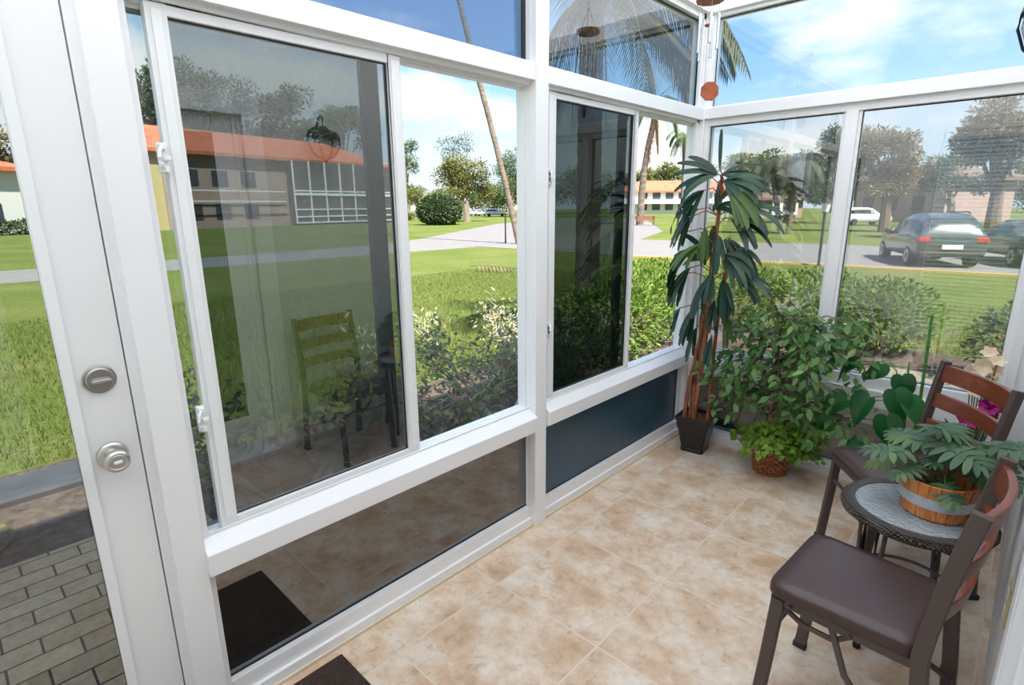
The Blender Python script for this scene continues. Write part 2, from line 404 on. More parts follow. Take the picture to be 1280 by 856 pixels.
b = frame_ring(MB(), .06, .70, .035, 2.0, XR+.065, XR+.09, .10, .10, .24, .10).build('fixed_panel', M['vinyl2'], bevel=.003)
pane_x('glass_pane', XR+.078, .16, .60, .275, 1.9, M['darkglass'], b)
world_parts(root, [a, s, b])
# near wall with a tall blinded window
M['slat'] = leafmat('white_blind_slat', [(.93,.93,.93)], .5, .6)
xa, xb = .60, 1.58
tag(MB().box((-.075,YN-.1,0),(xa,YN,ZC)).box((xb,YN-.1,0),(XR,YN,ZC)).box((xa,YN-.1,2.3),(xb,YN,ZC)).box((xa,YN-.1,0),(xb,YN,.02)).build('wall_near', M['vinyl']), kind='structure')
root = empty('window_4', (1.1,YN,0), kind='structure')
f = MB()
for lo, hi in (((xa-.06,.02),(xa+.07,2.36)),((xb-.05,.02),(xb+.05,2.36)),((xa+.07,2.23),(xb-.05,2.36)),((xa+.07,.02),(xb-.05,.12))): f.box((lo[0],YN-.07,lo[1]),(hi[0],YN+.02,hi[1]))
ps = [f.build('window_frame', M['vinyl'], bevel=.003), pane_y('glass_pane', YN-.05, xa+.06, xb-.05, .1, 2.25, M['clear_top'])]
world_parts(root, ps)
root = empty('venetian_blind', (1.1,YN-.01,2.2), label='white horizontal slat blind covering the tall window behind the camera, seen mirrored', cat='blind')
b = MB(); z = .16
while z < 2.17:
    b.box((xa+.085,-.022,-.0012),(xb-.065,.022,.0012), Matrix.Translation((0,YN-.005,z)) @ Matrix.Rotation(math.radians(28),4,'X')); z += .043
ps = [b.build('slats', M['slat']), MB().box((xa+.08,YN-.03,2.17),(xb-.06,YN+.018,2.225)).build('headrail', M['vinyl2']), MB().box((xa+.085,YN-.027,.122),(xb-.065,YN+.015,.142)).build('bottom_rail', M['vinyl2'])]
world_parts(root, ps)

# entrance door at the left
root = empty('door_1', (0,-.3,0), kind='structure')
d = MB()
d.box((-.045,.137,.02),(.0,.252,2.15)); d.box((-.045,-.84,.02),(.0,-.68,2.15)); d.box((-.045,-.68,.02),(.0,.137,.12)); d.box((-.045,-.68,2.0),(.0,.137,2.15))
ds = d.build('door_slab', M['door_white'], bevel=.0025)
md = frame_ring(MB(), -.68, .150, .11, 2.01, 0, .009, .028, .022, .028, .028).build('glazing_bead', M['vinyl2'], bevel=.003)
pn = pane_x('glass_pane', -.022, -.68, .14, .12, 2.0, M['door_pane'], None)
gk = frame_ring(MB(), -.655, .131, .135, 1.985, -.024, -.001, .003, .003, .003, .003).build('gasket', M['rubber'])
sl = MB().box((-.075,-.85,0),(-.0,.256,.018)).build('threshold', M['track'])
def xlathe(p, prof, n=28):
    m = Matrix.Translation(p) @ Matrix.Rotation(PI/2, 4, 'Y')
    return MB().lathe(prof, n, m)
kp = pl(141,569,0,.004); bp = pl(124.5,474,0,.004)
k = xlathe((0,kp.y,kp.z), [(.0335,0),(.0335,.004),(.031,.007),(.022,.010),(.0125,.012),(.0125,.028),(.018,.032),(.0255,.040),(.0275,.047),(.0265,.056),(.022,.0605),(.0185,.061)]).build('knob', M['nickel'], smooth=True)
xlathe((.0612,kp.y,kp.z), [(.0182,0),(.0175,.0006),(.0115,-.004)]).build('knob_recess', M['nickel'], k, smooth=True)
MB().box((.055,kp.y-.009,kp.z-.004),(.0635,kp.y+.009,kp.z+.004)).build('lock_button', M['vinyl2'], k, bevel=.0025)
q = xlathe((0,bp.y,bp.z), [(.034,0),(.034,.004),(.031,.0055),(.030,.0045),(.0285,.006),(.0285,.010),(.026,.0125),(.0,.0125)]).build('deadbolt', M['nickel_dark'], smooth=True)
b = MB(); b.loft([[(.0125,bp.y+y,bp.z-h),(.030,bp.y+y,bp.z-h*.5),(.030,bp.y+y,bp.z+h*.5),(.0125,bp.y+y,bp.z+h)] for y, h in ((-.019,.004),(-.010,.0065),(.010,.0065),(.020,.004))])
b.build('thumb_turn', M['nickel'], q, bevel=.002)
world_parts(root, [ds, md, pn, gk, sl, k, q])

# wall lantern and outlet on the right wall (seen in the mirror of the window)
M['black_metal'] = plain('black_iron', (.02,.02,.021), .4, metal=.4)
m, nt, out = newmat('lantern_glass'); p = N(nt, 'ShaderNodeBsdfPrincipled'); p.inputs['Base Color'].default_value = (.9,.9,.88,1); p.inputs['Roughness'].default_value = .08; p.inputs['Transmission Weight'].default_value = .7
nt.links.new(p.outputs[0], out.inputs[0]); M['lglass'] = m
ly, lz = 1.71, 1.90
root = empty('wall_lantern', (XR,ly,lz), label='black onion-shaped wall lantern with clear glass, mirrored in the dark sliding pane', cat='wall lamp')
mx = Matrix.Translation((XR-.11,ly,lz))
ps = [xlathe((XR-.014,ly,lz+.02), [(.055,0),(.055,.006),(.04,.014)]).build('wall_plate', M['black_metal'], smooth=True),
      MB().tube([(XR-.01,ly,lz+.03),(XR-.05,ly,lz+.10),(XR-.09,ly,lz+.135),(XR-.11,ly,lz+.12),(XR-.11,ly,lz+.06)], .008).build('arm', M['black_metal'], smooth=True),
      MB().lathe([(.0,.075),(.02,.07),(.03,.055),(.075,.035),(.092,.012),(.095,-.002),(.088,-.006)], 24, mx).build('cap', M['black_metal'], smooth=True),
      MB().lathe([(.088,-.006),(.09,-.03),(.075,-.07),(.05,-.098),(.02,-.112),(.0,-.115)], 24, mx).build('glass_bowl', M['lglass'], smooth=True),
      MB().lathe([(.012,-.11),(.016,-.12),(.008,-.132),(.0,-.14)], 12, mx).build('finial', M['black_metal'], smooth=True)]
c = MB()
for i in range(8):
    a = 2*PI*i/8; c.tube([mx @ V((r*math.cos(a), r*math.sin(a), z)) for r, z in ((.092,-.004),(.094,-.03),(.079,-.072),(.053,-.102),(.015,-.118))], .003, 5)
ps.append(c.build('cage', M['black_metal'])); world_parts(root, ps)
M['almond'] = plain('almond_plastic', (.68,.55,.30), .4)
root = empty('wall_outlet', (XR,1.735,.49), label='almond electrical outlet plate low on the house wall behind the near chair', cat='outlet')
ps = [MB().box((XR-.007,1.70,.433),(XR,1.77,.547)).build('cover_plate', M['almond'], bevel=.003)]
for z in (.463,.517): ps.append(MB().box((XR-.0095,1.718,z-.016),(XR-.006,1.752,z+.016)).build('socket', M['vinyl2'], bevel=.002))
world_parts(root, ps)
# ------------------------------------------------------------------ furniture
M['bronze'] = plain('bronze_steel', (.088,.064,.055), .45, metal=.15, spec=.5)
M['leather'] = plain('brown_vinyl_seat', (.058,.031,.028), .30, spec=.45, bmp=.03, nscale=260)
m, nt, out = newmat('mahogany')
co = coords(nt, 'Object', (30,4,60)); f = noise(nt, co, 3, 6, .6)
p = N(nt, 'ShaderNodeBsdfPrincipled'); p.inputs['Roughness'].default_value = .32; p.inputs['Coat Weight'].default_value = .3
nt.links.new(ramp(nt, f, [(.3, (.115,.022,.010)), (.7, (.235,.048,.020))]), p.inputs['Base Color']); nt.links.new(p.outputs[0], out.inputs[0]); M['mahogany'] = m
M['rubber_foot'] = plain('rubber_foot', (.03,.03,.03), .7)

def chair(loc, rz, label):
    """folding chair facing local -x; origin on the floor under the seat centre"""
    root = empty('folding_chair', loc, rz, label, 'chair', 'folding chairs by the house wall')
    hw = .185
    # seat: padded, slightly trapezoid with rounded corners
    rings = []
    def outline(s, z):
        pts = []
        c = [(-.20,-.190),(.165,-.175),(.165,.175),(-.20,.190)]
        for i, (x, y) in enumerate(c):
            r = .045 if i in (0,3) else .03
            cx, cy = x*s + (r if x < 0 else -r), y*s + (r if y < 0 else -r)
            a0 = {0:PI, 1:1.5*PI, 2:0, 3:.5*PI}[i]
            for k in range(6):
                a = a0 + k/5*PI/2; pts.append((cx+r*math.cos(a), cy+r*math.sin(a), z))
        return pts
    dome = lambda ps, h: ps
    rings = [outline(.955,.412), outline(1.0,.417), outline(1.0,.434), outline(.985,.446), outline(.94,.4525), outline(.80,.456), outline(.4,.459)]
    MB().loft(rings).build('seat', M['leather'], root, smooth=True)
    f = MB()
    for s in (-1, 1): f.bar([(-.185,s*.168,.398),(.175,s*.160,.398)], .018, .028)
    f.bar([(-.175,-.17,.398),(-.175,.17,.398)], .018, .026); f.bar([(.15,-.16,.398),(.15,.16,.398)], .018, .026)
    for s in (-1, 1):
        for x in (-.13, .02): f.tube([(x,s*.178,.398),(x,s*.186,.398)], .006, 8)
    f.build('seat_frame', M['bronze'], root, bevel=.001)
    for s in (-1, 1):
        # front leg
        l = MB().bar([(-.165,s*.172,.405),(-.178,s*.174,.2),(-.192,s*.176,.012)], .036, .022, up=V((0,1,0))); 
        lg = l.build('leg', M['bronze'], root, bevel=.001)
        MB().box((-.213,s*.176-.013,0),(-.173,s*.176+.013,.02)).build('rubber_foot', M['rubber_foot'], lg, bevel=.002)
        # rear leg running up into the leaning back post
        path = [(.212,s*.196,.012),(.196,s*.196,.20),(.178,s*.196,.36),(.170,s*.196,.45),(.176,s*.196,.53),(.190,s*.196,.65),(.208,s*.196,.765),(.224,s*.196,.852)]
        rl = MB().bar(path, .037, .023, up=V((0,1,0))).build('leg', M['bronze'], root, bevel=.001)
        MB().box((.191,s*.196-.013,0),(.239,s*.196+.013,.02)).build('rubber_foot', M['rubber_foot'], rl, bevel=.002)
        # fold-out brace from the seat side down to the rear leg
        MB().bar([(-.03,s*.158,.385),(.02,s*.172,.27),(.10,s*.18,.19),(.194,s*.184,.15)], .016, .010, up=V((0,1,0))).build('brace', M['bronze'], root)
        k = MB(); k.bar([(-.165,s*.155,.375),(-.10,s*.155,.345),(-.02,s*.155,.345),(.02,s*.155,.385)], .014, .010, up=V((0,1,0)))
        k.build('folding_bracket', M['bronze'], root)
    MB().bar([(.202,-.19,.15),(.202,.19,.15)], .020, .012).build('stretcher', M['bronze'], root)
    MB().bar([(-.172,-.17,.30),(-.172,.17,.30)], .014, .010).build('stretcher', M['bronze'], root)
    # three curved back slats
    for z0, z1 in ((.545,.600),(.655,.715),(.768,.838)):
        b = MB(); rings = []
        n = 14
        for i in range(n+1):
            t = -1 + 2*i/n; y = t*.186; bow = .030*(1-t*t)
            xa = .174 + (z0-.50)*.143 + bow; xb = .174 + (z1-.50)*.143 + bow
            rings.append([(xa-.009,y,z0),(xa+.009,y,z0),(xb+.009,y,z1),(xb-.009,y,z1)])
        b.loft(rings).build('back_slat', M['mahogany'], root, bevel=.003)
    return root
# near chair: seat corners measured on the photo; far chair turned towards the room
chair((1.372,1.630,0), math.radians(-4), 'nearest folding chair with dark brown padded seat, in front of the wicker table')
chair((1.312,2.556,0), math.radians(37), 'far folding chair with red-brown back slats, standing behind the wicker table')

# ------------------------------------------------------------------ wicker side table
m, nt, out = newmat('woven_wicker')
co = coords(nt, 'Object'); w1 = N(nt, 'ShaderNodeTexWave', bands_direction='DIAGONAL'); w1.inputs['Scale'].default_value = 42; w1.inputs['Distortion'].default_value = 1.5
nt.links.new(co, w1.inputs['Vector'])
p = N(nt, 'ShaderNodeBsdfPrincipled'); p.inputs['Roughness'].default_value = .38
nt.links.new(ramp(nt, w1.outputs['Fac'], [(.2, (.018,.013,.011)), (.8, (.10,.075,.058))]), p.inputs['Base Color'])
nt.links.new(bump(nt, w1.outputs['Fac'], .7, .006), p.inputs['Normal']); nt.links.new(p.outputs[0], out.inputs[0]); M['wicker'] = m
m, nt, out = newmat('rippled_table_glass')
co = coords(nt, 'Object'); f = noise(nt, co, 75, 2, .5)
g = N(nt, 'ShaderNodeBsdfPrincipled'); g.inputs['Base Color'].default_value = (.80,.86,.88,1); g.inputs['Roughness'].default_value = .07; g.inputs['Specular IOR Level'].default_value = .9
b = bump(nt, f, .9, .02); nt.links.new(b, g.inputs['Normal'])
tr = N(nt, 'ShaderNodeBsdfTransparent'); tr.inputs[0].default_value = (.75,.82,.84,1)
mx = N(nt, 'ShaderNodeMixShader'); mx.inputs[0].default_value = .5
nt.links.new(tr.outputs[0], mx.inputs[1]); nt.links.new(g.outputs[0], mx.inputs[2]); nt.links.new(mx.outputs[0], out.inputs[0]); M['ripple'] = m
tx, ty, tz, tr_ = 1.418, 2.105, .50, .207
root = empty('wicker_side_table', (tx,ty,0), .3, 'small round dark wicker table with rippled glass top between the two chairs', 'side table')
MB().lathe([(tr_-.03,tz-.004),(0,tz-.004),(0,tz+.002),(tr_-.03,tz+.002)][::-1], 48, cap0=False, cap1=False).build('glass_top', M['ripple'], root, smooth=True)
rg = MB()
rg.lathe([(tr_-.034,tz-.006),(tr_-.030,tz+.005),(tr_-.012,tz+.009),(tr_+.002,tz+.004),(tr_+.008,tz-.010),(tr_+.004,tz-.026),(tr_-.008,tz-.031),(tr_-.016,tz-.02),(tr_-.034,tz-.006)], 64, cap0=False, cap1=False)
rg.build('woven_rim', M['wicker'], root, smooth=True)
t = MB()
for k in range(3):
    pts = []
    for i in range(120):
        a = 2*PI*i/120; ph = a*36 + k*2*PI/3
        pts.append(((tr_+.004+.004*math.cos(ph))*math.cos(a), (tr_+.004+.004*math.cos(ph))*math.sin(a), tz-.012+.010*math.sin(ph)))
    t.tube(pts, .0055, 5, closed=True)
t.build('braided_edge', M['wicker'], root, smooth=True)
MB().lathe([(0,tz-.016),(tr_-.03,tz-.012),(tr_-.03,tz-.018),(0,tz-.022)], 40, cap0=False, cap1=False).build('woven_panel', M['wicker'], root)
for i in range(4):
    a = PI/4 + i*PI/2; d = V((math.cos(a), math.sin(a), 0)); e = V((-d.y, d.x, 0))
    l = MB().tube([d*.165+V((0,0,tz-.02)), d*.16+V((0,0,.25)), d*.175+V((0,0,.006))], .0095, 10)
    l.tube([d*.165+e*.028+V((0,0,tz-.02)), d*.163+e*.02+V((0,0,.30)), d*.166+e*.006+V((0,0,.16))], .007, 8)
    lg = l.build('leg', M['bronze'], root, smooth=True)
    MB().lathe([(.011,0),(.013,.004),(.012,.022),(.0098,.024)], 12, Matrix.Translation(d*.175)).build('foot_cap', M['rubber_foot'], lg, smooth=True)
    MB().tube([d*.12+e*.02+V((0,0,tz-.03)), d*.12+e*.02+V((0,0,tz-.052))], .009, 10).build('bolt', M['bronze'], root, smooth=True)
rr = MB(); rr.tube([(.15*math.cos(2*PI*i/40), .15*math.sin(2*PI*i/40), .22) for i in range(40)], .006, 8, closed=True); rr.build('leg_ring', M['bronze'], root, smooth=True)

# ------------------------------------------------------------------ wooden bucket planter + lobed philodendron
m, nt, out = newmat('barrel_wood')
tc = coords(nt, 'Object'); sx = N(nt, 'ShaderNodeSeparateXYZ'); nt.links.new(tc, sx.inputs[0])
at = N(nt, 'ShaderNodeMath', operation='ARCTAN2'); nt.links.new(sx.outputs[1], at.inputs[0]); nt.links.new(sx.outputs[0], at.inputs[1])
ml = N(nt, 'ShaderNodeMath', operation='MULTIPLY'); ml.inputs[1].default_value = 22/(2*PI); nt.links.new(at.outputs[0], ml.inputs[0])
fr = N(nt, 'ShaderNodeMath', operation='FRACT'); nt.links.new(ml.outputs[0], fr.inputs[0])
fl = N(nt, 'ShaderNodeMath', operation='FLOOR'); nt.links.new(ml.outputs[0], fl.inputs[0])
wn = N(nt, 'ShaderNodeTexWhiteNoise', noise_dimensions='1D'); nt.links.new(fl.outputs[0], wn.inputs['W'])
gn = noise(nt, coords(nt, 'Object', (60,60,5)), 2.2, 5, .6)
mxn = N(nt, 'ShaderNodeMath', operation='MULTIPLY_ADD'); mxn.inputs[1].default_value = .28; nt.links.new(wn.outputs[0], mxn.inputs[0]); nt.links.new(gn, mxn.inputs[2])
wc = ramp(nt, mxn.outputs[0], [(.38, (.14,.03,.008)), (.55, (.60,.18,.045)), (.8, (.76,.30,.09))])
ed = ramp(nt, fr.outputs[0], [(0, (.25,.25,.25)), (.07, (1,1,1)), (.93, (1,1,1)), (1, (.25,.25,.25))])
mm = N(nt, 'ShaderNodeMix', data_type='RGBA', blend_type='MULTIPLY'); mm.inputs[0].default_value = 1; nt.links.new(wc, mm.inputs[6]); nt.links.new(ed, mm.inputs[7])
p = N(nt, 'ShaderNodeBsdfPrincipled'); p.inputs['Roughness'].default_value = .42; nt.links.new(mm.outputs[2], p.inputs['Base Color']); nt.links.new(p.outputs[0], out.inputs[0]); M['barrel'] = m
M['galv'] = plain('galvanised_band', (.62,.65,.67), .45, metal=.5, var=.12, nscale=30)
M['moss'] = plain('dry_moss', (.16,.14,.05), .95, var=.5, nscale=60, bmp=.8)
M['soilbrown'] = plain('potting_bark', (.19,.075,.03), .9, var=.5, nscale=70, bmp=.9)
M['stone'] = plain('grey_slate', (.22,.20,.16), .7, var=.2)
bx, by, bz = 1.462, 2.125, .5085
root = empty('barrel_planter', (bx,by,bz), 0, 'round wooden barrel planter with grey metal band, standing on the wicker table', 'planter')
mz = Matrix.Identity(4)
MB().lathe([(.0,0),(.094,0),(.0985,.03),(.104,.075),(.1075,.118),(.1085,.121),(.0995,.121),(.0985,.117),(.090,.030),(.0,.028)], 66, cap0=False, cap1=False).build('staved_bucket', M['barrel'], root, smooth=True)
MB().lathe([(.1007,.040),(.1022,.040),(.1058,.076),(.1043,.076)], 66, cap0=False, cap1=False).build('metal_band', M['galv'], root, smooth=True)
MB().prism([(-.075,-.058),(.062,-.075),(.080,.03),(.03,.082),(-.068,.062)], .066, .074).build('foam_block', M['stone'], root, bevel=.002)
g = MB()
for i in range(260):
    a = R.random()*2*PI; r = .06*math.sqrt(R.random()); p0 = V((r*math.cos(a), r*math.sin(a), .074))
    g.leaf(p0, (R.uniform(-1,1), R.uniform(-1,1), R.uniform(.1,.6)), (0,0,1), R.uniform(.012,.03), .003, prof=[1,1,.4], n=2)
g.build('moss', M['moss'], root)
M['phil'] = leafmat('philodendron_leaf', [(.024,.070,.034),(.045,.105,.05),(.085,.16,.075),(.055,.12,.06),(.14,.22,.08)], .5, .15)
M['phil_y'] = leafmat('young_philodendron_leaf', [(.13,.20,.04),(.17,.25,.06)], .5, .2)
M['stem_green'] = plain('green_stem', (.12,.17,.05), .5)
def lobed(mb, p, d, nrm, L):
    d = V(d).normalized(); nrm = V(nrm).normalized(); side = d.cross(nrm).normalized(); nrm = side.cross(d).normalized()
    p = V(p)
    mb.leaf(p, d, nrm, L, L*.34, droop=.30, prof=[.35,.8,.75,.6,.45,.3,.05], fold=.1)
    k = 7
    for s in (-1, 1):
        for i in range(k):
            t = i/(k-1); ang = math.radians(128 - 98*t)
            dd = d*math.cos(ang) + side*s*math.sin(ang)
            ln = L*(.46 + .12*math.sin(PI*t) - .16*t)
            q = p + d*L*(.04+.72*t) - V((0,0,.06*t*t*L))
            mb.leaf(q, dd, nrm, ln, ln*.33, droop=.45, prof=[.6,.8,1,.95,.75,.15], fold=.1)
stems, dark, yel = MB(), MB(), MB()
def phil_leaf(mb, tip, L, out, tilt=.5):
    """leaf whose blade starts at the local point tip, its stem rising from the moss"""
    tip = V(tip); b = V((R.uniform(-.02,.02), R.uniform(-.02,.02), .072)); mid = (b+tip)/2 + V((0,0,.04))
    stems.tube([b, mid, tip], .0025, 6)
    d = V(out).normalized(); n = (V((0,0,1))*1.0 + V((-.45,-.55,.35))*tilt).normalized()
    lobed(mb, tip, d, n, L)
for tip, L, o, mb in [((-.10,-.05,.20),.13,(-.9,-.2,-.1),dark), ((-.05,-.01,.235),.14,(-.7,.4,.0),dark), ((.0,-.03,.25),.15,(.75,-.45,-.15),dark),
        ((-.02,.05,.255),.14,(.2,.9,.1),dark), ((.085,.06,.235),.15,(.7,.35,-.2),dark), ((.095,-.02,.215),.14,(.9,-.35,-.3),dark), ((.05,.10,.215),.12,(.5,.8,-.2),dark),
        ((.10,.10,.18),.12,(.8,.5,-.5),dark), ((-.09,.08,.20),.12,(-.7,.6,-.1),yel), ((-.115,.01,.145),.11,(-.8,-.1,-.35),yel), ((.02,-.075,.125),.095,(.45,-.85,-.35),dark),
        ((.0,.02,.205),.12,(-.2,-.9,-.1),dark), ((.075,.02,.155),.11,(.9,.1,-.4),dark), ((.06,.07,.15),.10,(.8,.2,-.4),yel), ((-.05,.10,.175),.12,(-.3,.9,-.2),dark), ((.03,.03,.27),.13,(-.55,-.35,.15),dark),
        ((-.06,-.06,.16),.10,(-.6,-.7,-.3),dark), ((.12,.03,.255),.14,(.55,.1,.1),dark)]:
    phil_leaf(mb, tip, L, o)
for mb in (stems, dark, yel):                                    # keep clear of the house wall
    for a in mb.v:
        if a.x > XR-bx-.012: a.x = XR-bx-.012
stems.build('stems', M['stem_green'], root); dark.build('leaves', M['phil'], root, smooth=True); o = yel.build('leaves', M['phil_y'], root, smooth=True); o['label'] = 'yellow-green young leaves'

# ------------------------------------------------------------------ tall artificial palm in black pot
M['blackpot'] = plain('black_ceramic_pot', (.012,.012,.013), .30, spec=.5)
m, nt, out = newmat('palm_cane')
co = coords(nt, 'Object', (8,8,1)); wv = N(nt, 'ShaderNodeTexNoise'); wv.inputs['Scale'].default_value = 9; wv.inputs['Detail'].default_value = 6; nt.links.new(co, wv.inputs['Vector'])
p = N(nt, 'ShaderNodeBsdfPrincipled'); p.inputs['Roughness'].default_value = .5
nt.links.new(ramp(nt, wv.outputs['Fac'], [(.3, (.12,.035,.018)), (.5, (.36,.125,.055)), (.72, (.50,.22,.11))]), p.inputs['Base Color'])
nt.links.new(bump(nt, wv.outputs['Fac'], .4), p.inputs['Normal']); nt.links.new(p.outputs[0], out.inputs[0]); M['cane'] = m
M['palmleaf'] = leafmat('palm_leaf', [(.010,.036,.024),(.018,.058,.034),(.034,.085,.045),(.015,.045,.030)], .42, .08, .45)
M['palmleaf_l'] = leafmat('palm_leaf_light', [(.07,.135,.03),(.11,.19,.05)], .45, .2)
px, py = .195, 3.092
root = empty('potted_palm', (px,py,0), 0, 'tall slender palm with coppery canes in a tapered square black pot, in the corner', 'potted palm')
rot = Matrix.Rotation(math.radians(7), 4, 'Z')
def sq(h, z, r=.012):
    return [rot @ V((x*h + (r if x<0 else -r)*(1-k) , y*h + (r if y<0 else -r)*k, z)) for x, y, k in ((-1,-1,1),(-1,-1,0),(1,-1,0),(1,-1,1),(1,1,1),(1,1,0),(-1,1,0),(-1,1,1))]
MB().loft([sq(.070,0),sq(.072,.018),sq(.068,.024),sq(.099,.208),sq(.105,.210),sq(.106,.232),sq(.094,.232),sq(.090,.205)], cap=True).build('pot', M['blackpot'], root, bevel=.002)
g = MB().loft([sq(.089,.200),sq(.089,.214)]);
for i in range(200):
    g.leaf((R.uniform(-.08,.08), R.uniform(-.08,.08), .212), (R.uniform(-1,1), R.uniform(-1,1), R.uniform(0,.5)), (0,0,1), R.uniform(.012,.03), .006, prof=[1,1,.4], n=2)
g.build('bark_filling', M['soilbrown'], root)
def W(p): return V(p)-V((px,py,0))                                # world to local
canes = []
for (b, t, r) in [((-.05,-.035,.21),(.02,-.02,1.20),.0125), ((-.02,-.02,.21),(-.012,.01,.98),.011), ((.0,-.04,.21),(.055,-.01,1.60),.015), ((.055,.01,.21),(.105,.03,1.28),.012), ((-.045,.02,.21),(-.03,.03,.80),.010)]:
    b, t = V(b), V(t); pts = []; sc = []
    n = 26
    for i in range(n+1):
        s = i/n; q = b.lerp(t, s) + V((.012*math.sin(s*5+b.x*40), .010*math.sin(s*4+b.y*60), 0)); pts.append(q); sc.append((1-.25*s)*(1.12 if i % 4 == 0 else 1))
    c = MB().tube(pts, r, 10, scale=sc)
    for i in range(0, n, 5): c.leaf(pts[i]+V((0,-r*.7,0)), (.05,-.15,1), (0,-1,0), .10, .016, prof=[.8,1,.7,.1], droop=0)     # sheath fibres
    c.build('cane', M['cane'], root, smooth=True); canes.append(pts)
def fan(hub, nb, L, aim, spread, tilt, droop, mb):
    """palmate leaf: nb blades from one hub, fanned about aim (in the plane given by tilt)"""
    hub = W(hub); aim = V(aim).normalized()
    nrm = V(tilt).normalized(); side = aim.cross(nrm).normalized(); nrm = side.cross(aim).normalized()
    c = min((p for pts in canes for p in pts[5:]), key=lambda q: (q-hub).length + max(0, q.z-hub.z)*.8)
    stalks.append(MB().tube([c, (c+hub)/2+V((0,0,.03)), hub], .0032, 6))
    for i in range(nb):
        t = (i/(nb-1)-.5) if nb > 1 else 0
        a = t*spread + R.uniform(-.1,.1)
        d = aim*math.cos(a) + side*math.sin(a) + nrm*R.uniform(-.22,.22)
        mb.leaf(hub, d, nrm, L*(1-.22*abs(t)*2)*R.uniform(.92,1.06), L*.14, droop=droop*R.uniform(.8,1.2), prof=[.25,.7,.95,1,1,.9,.5], fold=.22, n=6)
stalks = []; da, li = MB(), MB()
def H(u, v, y=3.0): return pl(u, v, 1, y)
T = (-.35,-.75,.6)
FAN = [(900,212,3.00,1,.19,(.02,-.05,1),.1,da,.0), (903,218,2.98,5,.24,(.85,.2,.30),.9,da,1.0), (897,218,3.0,5,.23,(-.8,-.25,.25),.8,da,1.1),
 (905,226,2.95,5,.22,(.9,-.3,.05),1.1,da,1.2), (880,238,2.96,6,.20,(-.6,-.35,-.35),1.3,da,1.0), (912,240,2.93,8,.23,(.75,-.25,-.25),1.3,li,.8),
 (872,262,2.98,5,.22,(-.75,-.15,.15),1.5,da,1.0), (866,270,2.95,6,.20,(-.5,-.4,-.5),1.4,da,.8), (882,285,2.93,6,.19,(.1,-.4,-.9),1.4,li,.7), (915,275,2.96,6,.22,(.9,-.1,.1),1.6,da,.9),
 (930,262,3.0,5,.22,(.9,.1,.25),1.2,da,.9), (858,312,2.96,8,.24,(-.65,-.3,-.55),1.6,da,.7), (876,305,2.93,6,.19,(-.5,-.4,-.2),1.4,li,.7), (905,318,2.93,6,.22,(.7,-.3,.0),1.5,da,.8),
 (862,335,2.95,8,.22,(-.5,-.35,-.7),1.4,da,.8), (880,352,2.92,7,.20,(-.2,-.4,-.9),1.2,da,.8), (903,350,2.92,7,.20,(.45,-.35,-.8),1.2,da,.8), (868,385,2.93,7,.20,(-.25,-.35,-.9),1.0,da,.6),
 (893,375,2.9,6,.17,(.1,-.3,-1),.9,da,.7), (918,345,2.96,5,.22,(.9,-.1,.15),1.4,da,.8), (908,395,2.95,4,.16,(.25,-.2,-1),.8,li,.5), (885,325,3.05,6,.22,(-.3,.1,.5),1.4,da,1.3), (895,262,3.05,7,.22,(.2,.05,.7),1.6,da,1.6),
 (850,385,2.98,4,.17,(-.4,-.2,-.8),.9,da,.5), (905,300,3.04,6,.20,(.6,.1,-.3),1.5,da,1.0), (890,420,2.95,4,.16,(.0,-.3,-1),.8,da,.5), (845,345,2.97,6,.2,(-.6,-.25,-.5),1.2,da,.8), (870,410,2.94,5,.17,(-.2,-.3,-.9),.9,da,.6), (920,310,2.98,6,.2,(.8,-.1,-.3),1.4,da,.8), (878,225,3.03,5,.2,(-.5,.0,.1),1.6,da,1.1), (898,295,2.9,6,.18,(.3,-.5,-.7),1.2,da,.8), (857,290,3.0,4,.2,(-.8,-.1,.3),1.3,da,.7), (890,340,2.9,5,.17,(.1,-.5,-.8),1.0,da,.8)]
for u, v, y, nb, L, aim, dr, mb, sp in FAN: fan(H(u,v,y), nb, L*1.18, aim, sp, T, dr, mb)
for mb in stalks + [da, li]:
    for a in mb.v:
        lim = .045-px
        if a.x < lim: a.x = lim - .02*(1-math.exp((a.x-lim)*6)) + .006*math.sin(a.z*90)
        if a.y > 3.225-py: a.y = 3.225-py
[s.build('leaf_stalk', M['cane'], root) for s in stalks]; da.build('fronds', M['palmleaf'], root, smooth=True)
o = li.build('fronds', M['palmleaf_l'], root, smooth=True); o['label'] = 'lighter yellow-green fronds'

# ------------------------------------------------------------------ ficus in wicker basket with ivy
m, nt, out = newmat('basket_weave')
tc = coords(nt, 'Object'); sx = N(nt, 'ShaderNodeSeparateXYZ'); nt.links.new(tc, sx.inputs[0])
p = N(nt, 'ShaderNodeBsdfPrincipled'); p.inputs['Roughness'].default_value = .45
f = noise(nt, coords(nt, 'Object', (40,40,40)), 1.5, 3)
nt.links.new(ramp(nt, f, [(.3, (.20,.055,.02)), (.7, (.48,.17,.06))]), p.inputs['Base Color']); nt.links.new(p.outputs[0], out.inputs[0]); M['basket'] = m
fx, fy = .648, 3.105
root = empty('basket_ficus', (fx,fy,0), 0, 'bushy weeping fig in a reddish-brown woven basket by the far window', 'potted plant')
b = MB(); n = 30; rows = 13; hB = .195
for r in range(rows):
    z = .006 + r*hB/rows; rad = .085 + .026*(r/rows)
    pts = [((rad+.0055*math.cos(PI*i+PI*r))*math.cos(2*PI*i/n), (rad+.0055*math.cos(PI*i+PI*r))*math.sin(2*PI*i/n), z) for i in range(n)]
    b.sweep(pts, [(.0032*math.cos(2*PI*q/6), .0068*math.sin(2*PI*q/6)) for q in range(6)], closed=True)
